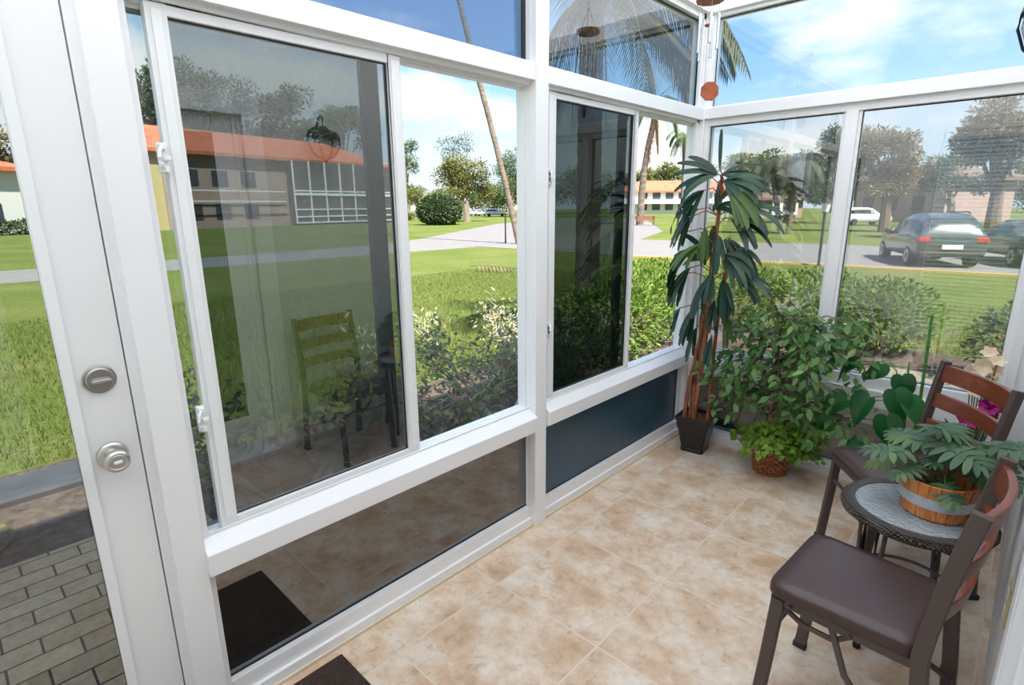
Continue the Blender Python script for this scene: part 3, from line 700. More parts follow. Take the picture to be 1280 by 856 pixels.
for i in range(n):
    a = 2*PI*i/n; b.tube([((.085)*math.cos(a),.085*math.sin(a),.002),((.111)*math.cos(a),.111*math.sin(a),hB)], .003, 5)
b.build('woven_body', M['basket'], root, smooth=True)
MB().lathe([(.0,.003),(.079,.003),(.101,.19),(.098,.19),(.075,.008),(0,.008)], 36, cap0=False, cap1=False).build('weave_backing', plain('weave_gap_shade', (.03,.012,.006), .8), root, smooth=True)  # dark shell behind the weave; shade of the gaps put into its colour
rim = MB()
for k in range(2): rim.tube([((.112+.004*math.cos(i*1.3+k*PI))*math.cos(2*PI*i/72), (.112+.004*math.cos(i*1.3+k*PI))*math.sin(2*PI*i/72), hB+.006+.006*math.sin(i*1.3+k*PI)) for i in range(72)], .007, 6, closed=True)
rim.build('braided_rim', M['basket'], root, smooth=True)
MB().lathe([(0,.165),(.10,.165),(.10,.172),(.04,.182),(0,.184)], 24, cap0=False, cap1=False).build('bark_filling', M['soilbrown'], root)
M['ficustrunk'] = plain('fig_trunk', (.24,.085,.04), .6, var=.45, nscale=18, bmp=.5)
tr = [[V((-.025,.0,.17)),V((-.02,-.01,.35)),V((.0,.0,.52)),V((-.03,.01,.72)),V((-.02,0,.92))],[V((.035,.01,.17)),V((.05,.0,.36)),V((.045,.01,.54)),V((.075,.0,.72)),V((.05,.02,.88))]]
for t in tr: MB().tube(t, .014, 10, scale=[1.1,1,.9,.7,.4]).build('trunk', M['ficustrunk'], root, smooth=True)
M['ficus'] = leafmat('fig_leaf', [(.040,.125,.030),(.075,.185,.045),(.135,.26,.07),(.055,.145,.04),(.26,.37,.13)], .45, .2, .25)
M['ficus_s'] = plain('fig_twig', (.16,.13,.06), .6)
tw, lf = MB(), MB()
rr = random.Random(21)
for i in range(86):
    t = tr[i % 2]; s = .30 + .70*((i*.618) % 1); k = s*(len(t)-1); j = min(int(k), len(t)-2); st = t[j].lerp(t[j+1], k-j)
    a = rr.uniform(0, 2*PI); rad = rr.uniform(.15,.36)*(1.08-.45*abs(s-.55)); 
    en = st + V((rad*math.cos(a)*1.10, rad*math.sin(a)*.50-.07, rr.uniform(-.02,.13) - .05*(rad/.3)))
    if en.z < .30: en.z = .30 + rr.random()*.12
    if en.y > .11: en.y = .11*rr.random()
    mid = (st+en)/2 + V((0,0,.05)); pts = [st, mid, en, en + (en-mid)*.28 + V((0,0,-.05))]
    tw.tube(pts, .0026, 5, scale=[1,.8,.6,.3])
    for q in range(12):
        u = .22 + .78*q/11; kk = u*3; jj = min(int(kk), 2); p0 = pts[jj].lerp(pts[jj+1], kk-jj)
        ax = (pts[jj+1]-pts[jj]).normalized(); sd = ax.cross(V((0,0,1))).normalized()*(1 if q % 2 else -1)
        d = ax*.55 + sd*.8 + V((rr.uniform(-.25,.25), rr.uniform(-.35,.1), rr.uniform(-.55,.15)))
        L = rr.uniform(.048,.070)
        p0 = p0 + V((rr.gauss(0,.018), rr.gauss(0,.014), rr.gauss(0,.016))); d = d + V((rr.gauss(0,.5), rr.gauss(0,.4), rr.gauss(0,.3)))
        lf.leaf(p0 + d.normalized()*.012, d, (rr.uniform(-.4,.3), rr.uniform(-.9,-.2), 1), L, L*.46, droop=.35, prof=[.12,.72,1,.86,.5,.04], fold=.2)
for mb in (tw, lf):
    for a in mb.v:
        if a.y > 3.235-fy: a.y = 3.235-fy
tw.build('twigs', M['ficus_s'], root); lf.build('foliage', M['ficus'], root, smooth=True)
M['ivy'] = leafmat('ivy_leaf', [(.09,.20,.015),(.16,.30,.025),(.25,.38,.05),(.12,.25,.02)], .45, .25)
IVY = [(0,.02),(-.12,.30),(.05,.34),(.22,.56),(.36,.30),(.52,.40),(.62,.22),(1.0,0)]
iv, st = MB(), MB()
for i in range(46):
    a = rr.uniform(-2.2,.95) if i % 7 else rr.uniform(2.6,4.0); q = V((rr.uniform(.02,.09)*math.cos(a), rr.uniform(.02,.09)*math.sin(a), .185))
    d = V((math.cos(a), math.sin(a), rr.uniform(.35,1.0))); pts = [q]; ln = rr.uniform(.09,.24); 
    for k in range(8):
        q = q + d.normalized()*ln/8; d.z -= rr.uniform(.12,.34); d.x += rr.uniform(-.1,.17); pts.append(q)
    for z in pts:
        z.y = min(z.y, .125); z.z = max(z.z, .03 if (i % 7 == 0 and math.cos(a) < -.2) else .150)
    st.tube(pts, .0015, 4)
    for k in range(1, 9):
        for h in range(2):
            dd = V((rr.uniform(-1,1), rr.uniform(-1.1,.5), rr.uniform(-.4,.6)))
            iv.outline(pts[k] + V((rr.uniform(-.012,.012), rr.uniform(-.015,.008), rr.uniform(-.005,.025))), dd, (rr.uniform(-.6,.5), rr.uniform(-1,-.2), .9), rr.uniform(.026,.042), IVY, droop=.2)
for i in range(420):
    a = rr.uniform(0, 2*PI); r_ = rr.random()**.5; q = V((.11 + .175*r_*math.cos(a), -.035 + .11*r_*math.sin(a), .215 + .15*rr.random()*(1-.5*r_) + (.06 if a < .8 or a > 5.6 else 0)*r_))
    iv.outline(q, (rr.uniform(-1,1), rr.uniform(-1.1,.5), rr.uniform(-.5,.5)), (rr.uniform(-.6,.5), rr.uniform(-1,-.2), .9), rr.uniform(.028,.046), IVY, droop=.2)
    if i % 4 == 0: st.tube([V((.02,0,.185)), (q+V((.02,0,.19)))/2+V((0,0,.02)), q], .0013, 4)
for a in iv.v: a.y = min(a.y, 3.235-fy); a.z = max(a.z, .004)
st.build('ivy_stems', M['stem_green'], root); o = iv.build('ivy_leaves', M['ivy'], root); o['label'] = 'bright green ivy trailing over the basket rim'

# ------------------------------------------------------------------ heart-leaf vine on a stake, behind the far chair
vx, vy = 1.20, 3.09
root = empty('potted_vine', (vx,vy,0), 0, 'vine with large glossy heart-shaped leaves trailing behind the far chair', 'potted plant')
MB().lathe([(.0,0),(.065,0),(.075,.02),(.092,.15),(.098,.155),(.098,.175),(.09,.175),(.084,.15),(0,.15)], 28, cap0=False, cap1=False).build('pot', M['blackpot'], root, smooth=True)
M['heart'] = leafmat('heart_leaf', [(.016,.12,.028),(.04,.23,.05),(.012,.075,.026),(.025,.16,.04)], .3, .2, .6)
M['stake'] = plain('bamboo_stake', (.06,.22,.035), .5, var=.4, nscale=60)
s = MB().tube([V((.088,.0,.14)), V((.086,.005,.53)), V((.078,.01,.80)), V((.072,.01,1.0))], .007, 8, scale=[1.1,1,1,.9])
for k in range(9): s.tube([V((.086-.001*k,.003,.22+.09*k)), V((.086-.001*k,.003,.228+.09*k))], .0095, 8)
s.build('stake', M['stake'], root, smooth=True)
HEART = [(.0,.015),(-.07,.07),(-.09,.17),(-.05,.28),(.08,.355),(.28,.37),(.50,.315),(.70,.20),(.86,.085),(.95,.03),(1.0,0)]
he, vs = MB(), MB()
def Lc(u, v, y): return pl(u, v, 1, y) - V((vx,vy,0))
for (u, v, y, L, aim, nr) in [(1058,500,3.00,.13,(-.75,-.1,-.45),(-.1,-1,.6)), (1088,497,2.98,.145,(-.45,-.1,-.9),(.1,-1,.5)), (1118,488,3.02,.13,(.35,-.1,-.9),(.3,-1,.3)), (1108,520,2.98,.13,(.25,-.15,-1),(-.2,-1,.4)),
        (1100,455,3.06,.10,(-.3,0,-1),(.2,-1,.5)), (1075,455,3.08,.11,(-.65,-.1,-.35),(-.3,-1,.9)), (1128,470,3.05,.11,(.2,-.2,-.7),(.5,-1,.4)), (1040,520,3.03,.10,(-.4,-.1,-.8),(-.2,-1,.5)), (1125,545,2.95,.10,(.3,-.3,-.8),(.2,-1,.6)),
        (1065,553,2.96,.10,(.8,-.2,.1),(.0,-.4,1)), (1052,452,3.1,.09,(-.7,0,-.2),(0,-1,.8)), (1133,500,3.06,.12,(.6,-.1,-.6),(.4,-1,.5))]:
    p0 = Lc(u, v, y); he.outline(p0, aim, V(nr)+V((R.uniform(-.7,.7),0,R.uniform(-.2,.9))), L*1.25, HEART, fold=R.uniform(.25,.6), droop=R.uniform(.3,.7))
    vs.tube([V((.07,-.01,.17)), V((.02,-.02,p0.z+.03)), p0], .0028, 6)
vs.tube([Lc(1030,462,3.08), Lc(1070,452,3.08), Lc(1105,452,3.06), Lc(1120,462,3.05), Lc(1124,480,3.05)], .003, 6)
for a in he.v: a.y = min(a.y, 3.225-vy)
for a in vs.v: a.y = min(a.y, 3.225-vy)
vs.build('vine_stems', M['stake'], root); he.build('leaves', M['heart'], root, smooth=True)

# ------------------------------------------------------------------ flower pot in the far right corner
qx, qy = 1.50, 3.10
root = empty('potted_flowers', (qx,qy,0), 0, 'cream and magenta artificial flowers in a pot behind the far chair back', 'potted flowers')
MB().lathe([(0,0),(.06,0),(.07,.02),(.088,.20),(.094,.205),(.094,.225),(.086,.225),(.08,.20),(0,.20)], 28, cap0=False, cap1=False).build('pot', M['blackpot'], root, smooth=True)
M['cream'] = leafmat('cream_petal', [(.90,.74,.48),(.93,.84,.64),(.92,.64,.46)], .6, .3)
M['magenta'] = leafmat('magenta_petal', [(.45,.015,.20),(.62,.04,.32),(.70,.10,.42)], .6, .3)
fs, cr, mg, gl = MB(), MB(), MB(), MB()
rf = random.Random(5)
def flower(mb, c, r, n, cup):
    c = V(c); ax = V((rf.uniform(-.3,.2), rf.uniform(-1,-.5), rf.uniform(.1,.6))).normalized(); e1 = ax.cross(V((0,0,1))).normalized(); e2 = ax.cross(e1)
    for i in range(n):
        a = 2*PI*i/n + rf.uniform(-.15,.15); d = e1*math.cos(a)+e2*math.sin(a)+ax*cup
        mb.leaf(c, d, ax, r*rf.uniform(.85,1.1), r*.75, droop=.2, prof=[.3,.85,1,.8,.2], n=4, fold=.25)
def F(u, v, y): return pl(u, v, 1, y)-V((qx,qy,0))
for u, v, r, n, mb in [(1237,442,.028,6,cr),(1228,458,.036,7,cr),(1240,462,.034,7,cr),(1222,466,.036,7,cr),(1247,452,.025,6,cr),(1213,463,.03,6,cr),(1234,472,.034,7,cr),(1216,488,.03,7,cr),(1236,490,.03,6,cr),
        (1246,500,.036,14,mg),(1236,508,.036,14,mg),(1252,508,.03,12,mg),(1205,521,.03,12,mg),(1216,526,.03,12,mg),(1228,530,.03,12,mg),(1200,512,.026,10,mg),(1240,520,.03,12,mg),(1256,498,.03,12,mg)]:
    c = F(u, v, 3.02 + rf.uniform(-.03,.03)); c.x = min(c.x, XR-qx-.03); r *= 1.3; flower(mb, c, r, n, .55 if mb is cr else .8)
    if mb is mg: flower(mb, c, r*.6, 8, 1.3)
    fs.tube([V((rf.uniform(-.03,.03), rf.uniform(-.03,.03), .2)), V((c.x*.5, c.y*.5, (c.z+.2)/2+.03)), c], .0026, 6)
for i in range(12):
    b = V((rf.uniform(-.04,.04), rf.uniform(-.04,.04), .22)); gl.leaf(b, (rf.uniform(-.6,.5), rf.uniform(-.7,.2), 1), (0,-1,.2), rf.uniform(.2,.36), .05, droop=1.3)
for mb in (fs, cr, mg, gl):
    for a in mb.v: a.y = min(a.y, 3.23-qy); a.x = min(a.x, XR-qx-.012)
fs.build('stems', M['stem_green'], root); gl.build('leaves', M['ficus'], root, smooth=True)
o = cr.build('blossoms', M['cream'], root, smooth=True); o['label'] = 'cream blossoms'
o = mg.build('blossoms', M['magenta'], root, smooth=True); o['label'] = 'magenta blossoms'

# ------------------------------------------------------------------ wind chime
M['redwood'] = plain('redwood_disc', (.36,.085,.028), .55, var=.3, nscale=25)
M['alu'] = plain('chime_tube', (.62,.63,.65), .25, metal=.85)
M['cord'] = plain('thin_cord', (.45,.40,.35), .7)
hx, hy = .31, 2.63
root = empty('wind_chime', (hx,hy,2.18), 0, 'wind chime of silver tubes with reddish wooden discs, hanging near the corner post', 'wind chime')
def Z(z): return z-2.18
oct_ = lambda r: [(r*math.cos(2*PI*i/10), r*math.sin(2*PI*i/10)) for i in range(10)]
disc = MB().prism(oct_(.062), Z(2.400), Z(2.422)).build('top_disc', M['redwood'], root, bevel=.003)
c = MB(); tb = []
for i in range(5):
    a = 2*PI*i/5+.35; x, y = .044*math.cos(a), .044*math.sin(a); L = (.15,.175,.19,.165,.13)[i]
    c.tube([(x,y,Z(2.405)),(x,y,Z(2.350))], .0011, 4)
    MB().lathe([(.0065,Z(2.350)-L),(.0065,Z(2.350)),(.0050,Z(2.350)),(.0050,Z(2.350)-L)], 14, Matrix.Translation((x,y,0)), cap0=False, cap1=False).build('tube', M['alu'], root, smooth=True)
for i in range(3):
    a = 2*PI*i/3; c.tube([(.05*math.cos(a),.05*math.sin(a),Z(2.42)),(0,0,Z(2.53))], .0013, 4)
c.tube([(0,0,Z(2.53)),(0,0,Z(ZC))], .0015, 4); c.tube([(0,0,Z(2.405)),(0,0,Z(2.03))], .0011, 4)
c.build('cords', M['cord'], root)
MB().prism(oct_(.017), Z(2.30), Z(2.308)).build('striker', M['redwood'], root, bevel=.002)
sp = pl(887,114,1,hy); md = Matrix.Translation((sp.x-hx,0,sp.z-2.18)) @ Matrix.Rotation(YAW,4,'Z') @ Matrix.Rotation(PI/2,4,'X')
MB().prism([(.044*math.cos(2*PI*i/8+PI/8), .044*math.sin(2*PI*i/8+PI/8)) for i in range(8)], -.005, .005, md).build('sail', M['redwood'], root, bevel=.002)

# ------------------------------------------------------------------ door mat
m, nt, out = newmat('brown_ribbed_mat')
co = geopos(nt, (1,1,1)); ck = N(nt, 'ShaderNodeTexBrick'); ck.offset = .5
for k, v in {'Scale':1,'Mortar Size':.0022,'Brick Width':.011,'Row Height':.008,'Mortar Smooth':.6}.items(): ck.inputs[k].default_value = v
ck.inputs['Color1'].default_value = (.055,.032,.020,1); ck.inputs['Color2'].default_value = (.085,.050,.032,1); ck.inputs['Mortar'].default_value = (.018,.010,.007,1)
nt.links.new(co, ck.inputs['Vector'])
p = N(nt, 'ShaderNodeBsdfPrincipled'); p.inputs['Roughness'].default_value = .8; nt.links.new(ck.outputs[0], p.inputs['Base Color'])
iv_ = N(nt, 'ShaderNodeMath', operation='SUBTRACT'); iv_.inputs[0].default_value = 1; nt.links.new(ck.outputs['Fac'], iv_.inputs[1])
nt.links.new(bump(nt, iv_.outputs[0], .8, .003), p.inputs['Normal']); nt.links.new(p.outputs[0], out.inputs[0]); M['mat'] = m
root = empty('door_mat', (.30,.32,0), 0, 'dark brown ribbed rubber door mat on the tile floor', 'door mat')
ps = [MB().box((.052,-.06,0),(.56,.703,.008)).build('ribbed_pad', M['mat'], bevel=.002)]
world_parts(root, ps)
# ------------------------------------------------------------------ outdoors
SKY, SUN, EXPO = .34, 3.7, 2.06
G = -.47
def gz(x, y):
    d = max(-x, y-YF, 0); t = min(1, max(0, (d-2.6)/10)); t = t*t*(3-2*t); return -.12 + (G+.12)*t
def gp(u, v, z=G): return pl(u, v, 2, z)
def above(u, v, P):
    d = ray(u, v); t = ((P[0]-CX)*d.x+(P[1]-CY)*d.y)/(d.x**2+d.y**2); return CAM + d*t
ro = random.Random(11)
# ground
m, nt, out = newmat('grass_ground')
co = geopos(nt); f = noise(nt, co, .35, 5, .6); f2 = noise(nt, co, 14, 6, .7)
a = ramp(nt, f, [(.35, (.110,.148,.036)), (.55, (.142,.174,.046)), (.7, (.185,.188,.068))]); b = ramp(nt, f2, [(.3, (.55,.55,.5)), (.65, (1.1,1.1,1.0))])
mm = N(nt, 'ShaderNodeMix', data_type='RGBA', blend_type='MULTIPLY'); mm.inputs[0].default_value = .85; nt.links.new(a, mm.inputs[6]); nt.links.new(b, mm.inputs[7])
p = N(nt, 'ShaderNodeBsdfPrincipled'); p.inputs['Roughness'].default_value = .95; p.inputs['Specular IOR Level'].default_value = .1
nt.links.new(mm.outputs[2], p.inputs['Base Color']); nt.links.new(bump(nt, f2, .8, .05), p.inputs['Normal']); nt.links.new(p.outputs[0], out.inputs[0]); M['grass'] = m
M['mulch'] = plain('bark_mulch', (.085,.058,.042), .95, var=.6, nscale=22, bmp=.9)
M['asphalt'] = plain('pale_road', (.19,.18,.175), .9, var=.12, nscale=3)
M['asphalt2'] = plain('parking_asphalt', (.22,.22,.225), .9, var=.12, nscale=3)
M['concrete'] = plain('concrete_walk', (.26,.215,.165), .9, var=.15, nscale=4)
xs = [-260,-180,-130,-90,-60,-40,-28]+[-20+.8*i for i in range(44)]+[16,24,40,70,120]
ys = [-60,-30,-12]+[-6+.8*i for i in range(46)]+[32,40,60,90,130,200,320]
mb = MB()
for y in ys:
    for x in xs: mb.v.append(V((x,y,gz(x,y)-(.0 if not (-.3 < x < 3 and -3 < y < 3.6) else .1))))
nx = len(xs)
for j in range(len(ys)-1):
    for i in range(nx-1): mb.f.append((j*nx+i, j*nx+i+1, (j+1)*nx+i+1, (j+1)*nx+i))
tag(mb.build('lawn', M['grass'], smooth=True), kind='structure')
def slab(name, poly, mat, dz=.012, z=None):
    mb = MB(); n = len(poly)
    vs = [V((x,y,(gz(x,y) if z is None else z)+dz)) for x,y in poly] + [V((x,y,(gz(x,y) if z is None else z)-.05)) for x,y in poly]
    mb.add(vs, [tuple(range(n))]+[(i,(i+1)%n,n+(i+1)%n,n+i) for i in range(n)])
    return tag(mb.build(name, mat), kind='structure')
slab('road', [(-19.2,-40),(-19.2,19.2),(-20.3,21),(-18,29.0),(-15.6,29.0),(-20,40),(-40,72),(-50,84),(-60,78),(-45.4,46.9),(-35,32.5),(-27,21.5),(-24.2,16),(-23.6,8),(-23.2,-40)], M['asphalt'])
slab('parking_lane', [(-20.3,19.4),(-10,19.3),(-3.4,20.3),(30,21.3),(30,32),(-6,31),(-15.6,29.2),(-18,29.0)], M['asphalt'], .02)
slab('parking_kerb', [(-10,19.15),(-3.4,20.12),(30,21.1),(30,21.3),(-3.4,20.3),(-10,19.3)], plain('yellow_kerb', (.55,.36,.09), .8), .06)
slab('mulch_bed', [(-.08,.75),(-.08,3.38),(3,3.38),(3,6.2),(1.2,7.4),(-2.6,7.6),(-2.5,4.2),(-2.2,.75)], M['mulch'], .02, -.13)
slab('walkway', [(.42,4.55),(1.5,4.55),(1.9,6.4),(.55,6.4)], M['concrete'], .03, -.12)
# brick paving outside the door
m, nt, out = newmat('brick_pavers')
co = geopos(nt, rot=(0,0,PI/2)); bt = N(nt, 'ShaderNodeTexBrick'); bt.offset = .5
for k, v in {'Scale':1,'Mortar Size':.005,'Brick Width':.215,'Row Height':.107,'Mortar Smooth':.4,'Bias':0}.items(): bt.inputs[k].default_value = v
bt.inputs['Color1'].default_value = (.44,.285,.155,1); bt.inputs['Color2'].default_value = (.58,.40,.235,1); bt.inputs['Mortar'].default_value = (.05,.042,.03,1)
nt.links.new(co, bt.inputs['Vector']); f = noise(nt, geopos(nt), 30, 5, .7)
mm = N(nt, 'ShaderNodeMix', data_type='RGBA', blend_type='MULTIPLY'); mm.inputs[0].default_value = .6; nt.links.new(bt.outputs[0], mm.inputs[6]); nt.links.new(ramp(nt, f, [(.3,(.5,.5,.5)),(.7,(1.2,1.2,1.2))]), mm.inputs[7])
p = N(nt, 'ShaderNodeBsdfPrincipled'); p.inputs['Roughness'].default_value = .85; nt.links.new(mm.outputs[2], p.inputs['Base Color']); nt.links.new(p.outputs[0], out.inputs[0]); M['paver'] = m
slab('paver_path', [(-1.64,-4),(-.09,-4),(-.09,.75),(-1.64,.75)], M['paver'], .03, -.12)
M['edging'] = plain('black_edging', (.05,.052,.058), .55, var=.3, nscale=6)
slab('mulch_strip', [(-2.9,-4),(-1.64,-4),(-1.64,.75),(-2.9,.75)], M['mulch'], .01, -.12)
root = empty('landscape_edging', (-2.55,-1.6,-.12), 0, 'dark grey garden edging plank between the pavers and the lawn', 'edging')
world_parts(root, [MB().box((-2.72,-4,-.14),(-2.38,.9,-.06)).build('plank', M['edging'], bevel=.02)])
root = empty('stepping_stone', (-2.02,-.25,-.12), 0, 'round brown textured stepping stone lying in the mulch by the pavers', 'stepping stone')
world_parts(root, [MB().lathe([(.0,.0),(.26,0),(.27,.02),(.25,.045),(0,.05)], 32, Matrix.Translation((-2.02,-.25,-.12)), cap0=False, cap1=False).build('disc', plain('mossy_stone', (.13,.105,.05), .95, var=.5, nscale=40, bmp=.9), smooth=True)])
# grass blades close to the house
gb = MB()
def inlawn(x, y): return (x < -2.6 or y > 7.6) and not (x > -2.95 and y < .9) and not (-19.3 < x < -25)
for i in range(95000):
    q = ro.random()
    if q < .80: x = -2.6 - 9*ro.random()**1.7; y = ro.uniform(-1.2, 13)
    else: x = ro.uniform(-5, 3.5); y = 7.6 + 6*ro.random()**1.4
    if not inlawn(x, y): continue
    z = gz(x, y); h = ro.uniform(.03,.075); a = ro.uniform(0, 2*PI); wd = .004 + .0006*abs(x); dx, dy = ro.uniform(-.03,.03), ro.uniform(-.03,.03)
    o = len(gb.v); gb.v += [V((x-wd*math.cos(a), y-wd*math.sin(a), z-.005)), V((x+wd*math.cos(a), y+wd*math.sin(a), z-.005)), V((x+dx, y+dy, z+h))]; gb.f.append((o,o+1,o+2))
M['blade'] = leafmat('grass_blade', [(.115,.16,.034),(.16,.21,.05),(.22,.24,.075),(.135,.18,.04)], .7, .35, .15)
gb.fixn = False
tag(gb.build('grass', M['blade']), 'short green grass blades of the lawn near the sunroom', 'grass', kind='stuff')

# foliage helpers ------------------------------------------------------------
def puff(mb, c, rad, n, L, wr=.45, shell=.55, up=.4, rng=ro, prof=None, seg=2, droop=.3):
    """n leaves scattered through an ellipsoid, densest near its skin"""
    c = V(c)
    for _ in range(n):
        d = V((rng.gauss(0,1), rng.gauss(0,1), rng.gauss(0,1))).normalized()
        r = shell + (1-shell)*rng.random() if rng.random() < .75 else rng.random()
        q = c + V((d.x*rad[0]*r, d.y*rad[1]*r, d.z*rad[2]*r))
        dd = d + V((rng.uniform(-.8,.8), rng.uniform(-.8,.8), rng.uniform(-.6,.6)+up))
        l = L*rng.uniform(.7,1.25)
        mb.leaf(q, dd, (rng.uniform(-1,1), rng.uniform(-1,1), 1), l, l*wr, droop=droop, prof=prof or [.15,1,.08], n=seg)
M['bark'] = plain('grey_bark', (.20,.165,.13), .9, var=.3, nscale=4)
M['barkbrown'] = plain('brown_bark', (.15,.10,.07), .9, var=.35, nscale=5)
M['greybranch'] = plain('grey_branch', (.55,.55,.47), .85, var=.2, nscale=9)
GREENS = {'olive': [(.14,.16,.055),(.22,.23,.08),(.18,.20,.07),(.27,.24,.11)], 'mid': [(.08,.13,.05),(.13,.18,.065),(.10,.15,.055),(.17,.21,.085)],
          'dark': [(.055,.09,.045),(.085,.125,.055),(.11,.15,.07)], 'brown': [(.20,.165,.09),(.29,.235,.125),(.17,.165,.085),(.34,.26,.15)],
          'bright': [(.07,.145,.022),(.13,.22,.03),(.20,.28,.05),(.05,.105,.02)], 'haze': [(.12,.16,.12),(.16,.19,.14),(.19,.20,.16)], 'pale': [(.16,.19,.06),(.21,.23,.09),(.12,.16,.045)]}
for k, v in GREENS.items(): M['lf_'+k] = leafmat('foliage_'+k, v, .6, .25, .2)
def tree(u, vb, blobs, n, L, mat, label, dist=None, name='tree', trunk='bark', tr=.3, group=None, nbr=6):
    """blobs: (u, v, ru_px, rv_px) survey marks of the crown, placed round the tree's own standing point"""
    P = gp(u, vb); 
    if dist:
        q = far(u, vb, dist); P = V((q.x, q.y, gz(q.x, q.y)))
    D = (V((P.x,P.y,0))-V((CX,CY,0))); dep = D.dot(V((FW.x,FW.y,0)).normalized())
    root = empty(name, P, 0, label, 'tree', group)
    mb = MB(); cs = []; tot = sum(b[2]*b[3] for b in blobs)
    for bu, bv, ru, rv in blobs:
        off = ro.uniform(-.35,.35)*ru/CF*dep
        c = above(bu, bv, P + D.normalized()*off); s = dep/CF
        # walk sideways to the mark
        side = V((D.y,-D.x,0)).normalized(); r0 = ray(u, bv); r1 = ray(bu, bv)
        t = (D.length+off)/math.hypot(r1.x, r1.y); c = CAM + r1*(D.length+off)/math.hypot(r1.x, r1.y)
        cs.append(c); m_ = int(2.2*n*(ru*rv)/tot/7)
        for _ in range(7):
            g3 = V((ro.uniform(-1,1), ro.uniform(-1,1), ro.uniform(-1,1))); g3 = g3.normalized()*ro.uniform(.35,.75); k = ro.uniform(.42,.62)
            puff(mb, c+V((g3.x*ru*s, g3.y*ru*s, g3.z*rv*s)), (ru*s*k, ru*s*k, rv*s*k*.9), m_, L*.62, shell=.35)
    world = [mb.build('crown', M['lf_'+mat])]
    t = MB(); top = sum(cs, V((0,0,0)))/len(cs)
    t.tube([P-V((0,0,.1)), P.lerp(V((P.x*.6+top.x*.4, P.y*.6+top.y*.4, top.z)), .5), top], tr, 8, scale=[1.15,.8,.35])
    for c in cs[:nbr]: t.tube([P.lerp(top, .45), (P.lerp(top,.6)+c)/2+V((0,0,.3)), c], tr*.4, 6, scale=[1,.7,.2])
    world.append(t.build('trunk', M[trunk])); world_parts(root, world); return root

def frond(mb, p, d, L, droop, nl, ll, rng, hang=.5, rach=None, w=.03):
    p = V(p); d = V(d).normalized(); q = p.copy(); pts = [q.copy()]; n = 14
    for i in range(n):
        d = (d + V((0,0,-droop/n*(1+.8*i/n)))).normalized(); q = q + d*L/n; pts.append(q.copy())
    (rach or mb).tube(pts, .012 if L < 3 else .03, 5, scale=[1.4-1.2*i/n for i in range(n+1)])
    for i in range(nl):
        t = .12+.88*i/(nl-1); k = min(int(t*n), n-1); c = pts[k].lerp(pts[k+1], t*n-k); ax = (pts[k+1]-pts[k]).normalized(); s0 = ax.cross(V((0,0,1)))
        if s0.length < .05: s0 = V((1,0,0))
        s0.normalize(); l = ll*(.35+1.0*math.sin(PI*min(1,t*.9+.1)))*rng.uniform(.85,1.1)
        for s in (-1, 1):
            mb.leaf(c, ax*.75 + s0*s*.9 + V((0,0,-hang*.5)), (0,0,1), l, w, droop=hang, prof=[.5,1,.6,.05], n=3, fold=.2)
def palm(name, pts, r, nf, L, droop, mats, label, dead=0, ll=.5, w=.03, nl=26, rng=None, aims=None, group=None, trunkmat='palmtrunk', skirt=0):
    rng = rng or random.Random(3); pts = [V(p) for p in pts]
    root = empty(name, pts[0], 0, label, 'palm tree', group); n = 40; path = []; sc = []
    for i in range(n+1):
        t = i/n*(len(pts)-1); k = min(int(t), len(pts)-2); path.append(pts[k].lerp(pts[k+1], t-k)); sc.append((1.15-.3*i/n)*(1.08 if i % 2 else 1))
    ps = [MB().tube(path, r, 10, scale=sc).build('trunk', M[trunkmat])]
    g, dd = MB(), MB(); top = pts[-1]
    for i in range(nf):
        a = 2*PI*i*.381966*1.0; el = rng.uniform(-.1, 1.1)
        d = V((math.cos(a)*math.cos(el), math.sin(a)*math.cos(el), math.sin(el)))
        if name == 'shaggy_palm' and d.dot(-RT) > .45: continue
        frond(g, top + V((0,0,.1)), d, L*rng.uniform(.85,1.1), droop*rng.uniform(.8,1.2), nl, ll, rng, w=w)
    for a in (aims or []): frond(g, top + V((0,0,.1)), V(a[:3]), a[3], a[4], nl, ll, rng, w=w)
    for i in range(dead):
        a = rng.uniform(0, 2*PI); frond(dd, top, (math.cos(a), math.sin(a), -.2), L*rng.uniform(.7,.95), 2.6, int(nl*.8), ll*.8, rng, hang=1.1, w=w*.7)
    for i in range(skirt):
        a = rng.uniform(0, 2*PI); q = path[int(n*rng.uniform(.5,.95))]; dd.leaf(q, (math.cos(a)*.5, math.sin(a)*.5, -1), (1,0,0), L*.35, .12, prof=[.6,1,.6,.2], n=3, droop=.5)
    ps.append(g.build('fronds', M[mats[0]]))
    if dead or skirt:
        o = dd.build('dry_fronds', M[mats[1]]); o['label'] = 'dry brown hanging fronds'; ps.append(o)
    world_parts(root, ps); return root
m, nt, out = newmat('ringed_palm_trunk')
co = geopos(nt, (1,1,5)); f = noise(nt, co, 2.5, 4, .6)
p = N(nt, 'ShaderNodeBsdfPrincipled'); p.inputs['Roughness'].default_value = .9
nt.links.new(ramp(nt, f, [(.3, (.085,.065,.05)), (.7, (.24,.19,.15))]), p.inputs['Base Color']); nt.links.new(bump(nt, f, .6, .05), p.inputs['Normal']); nt.links.new(p.outputs[0], out.inputs[0]); M['palmtrunk'] = m
M['palm_near'] = leafmat('palm_leaflets', [(.045,.055,.03),(.08,.085,.045),(.12,.11,.065),(.06,.075,.03)], .6, .2, .3)
M['palm_dry'] = leafmat('dry_palm_leaflets', [(.16,.115,.07),(.22,.16,.10),(.11,.08,.055)], .8, .15, .2)
M['palm_green'] = leafmat('palm_green', [(.07,.12,.035),(.11,.17,.05),(.14,.19,.07)], .6, .25, .3)
M['palm_orange'] = leafmat('orange_dry_skirt', [(.34,.14,.07),(.42,.19,.10),(.26,.11,.06)], .8, .2, .2)

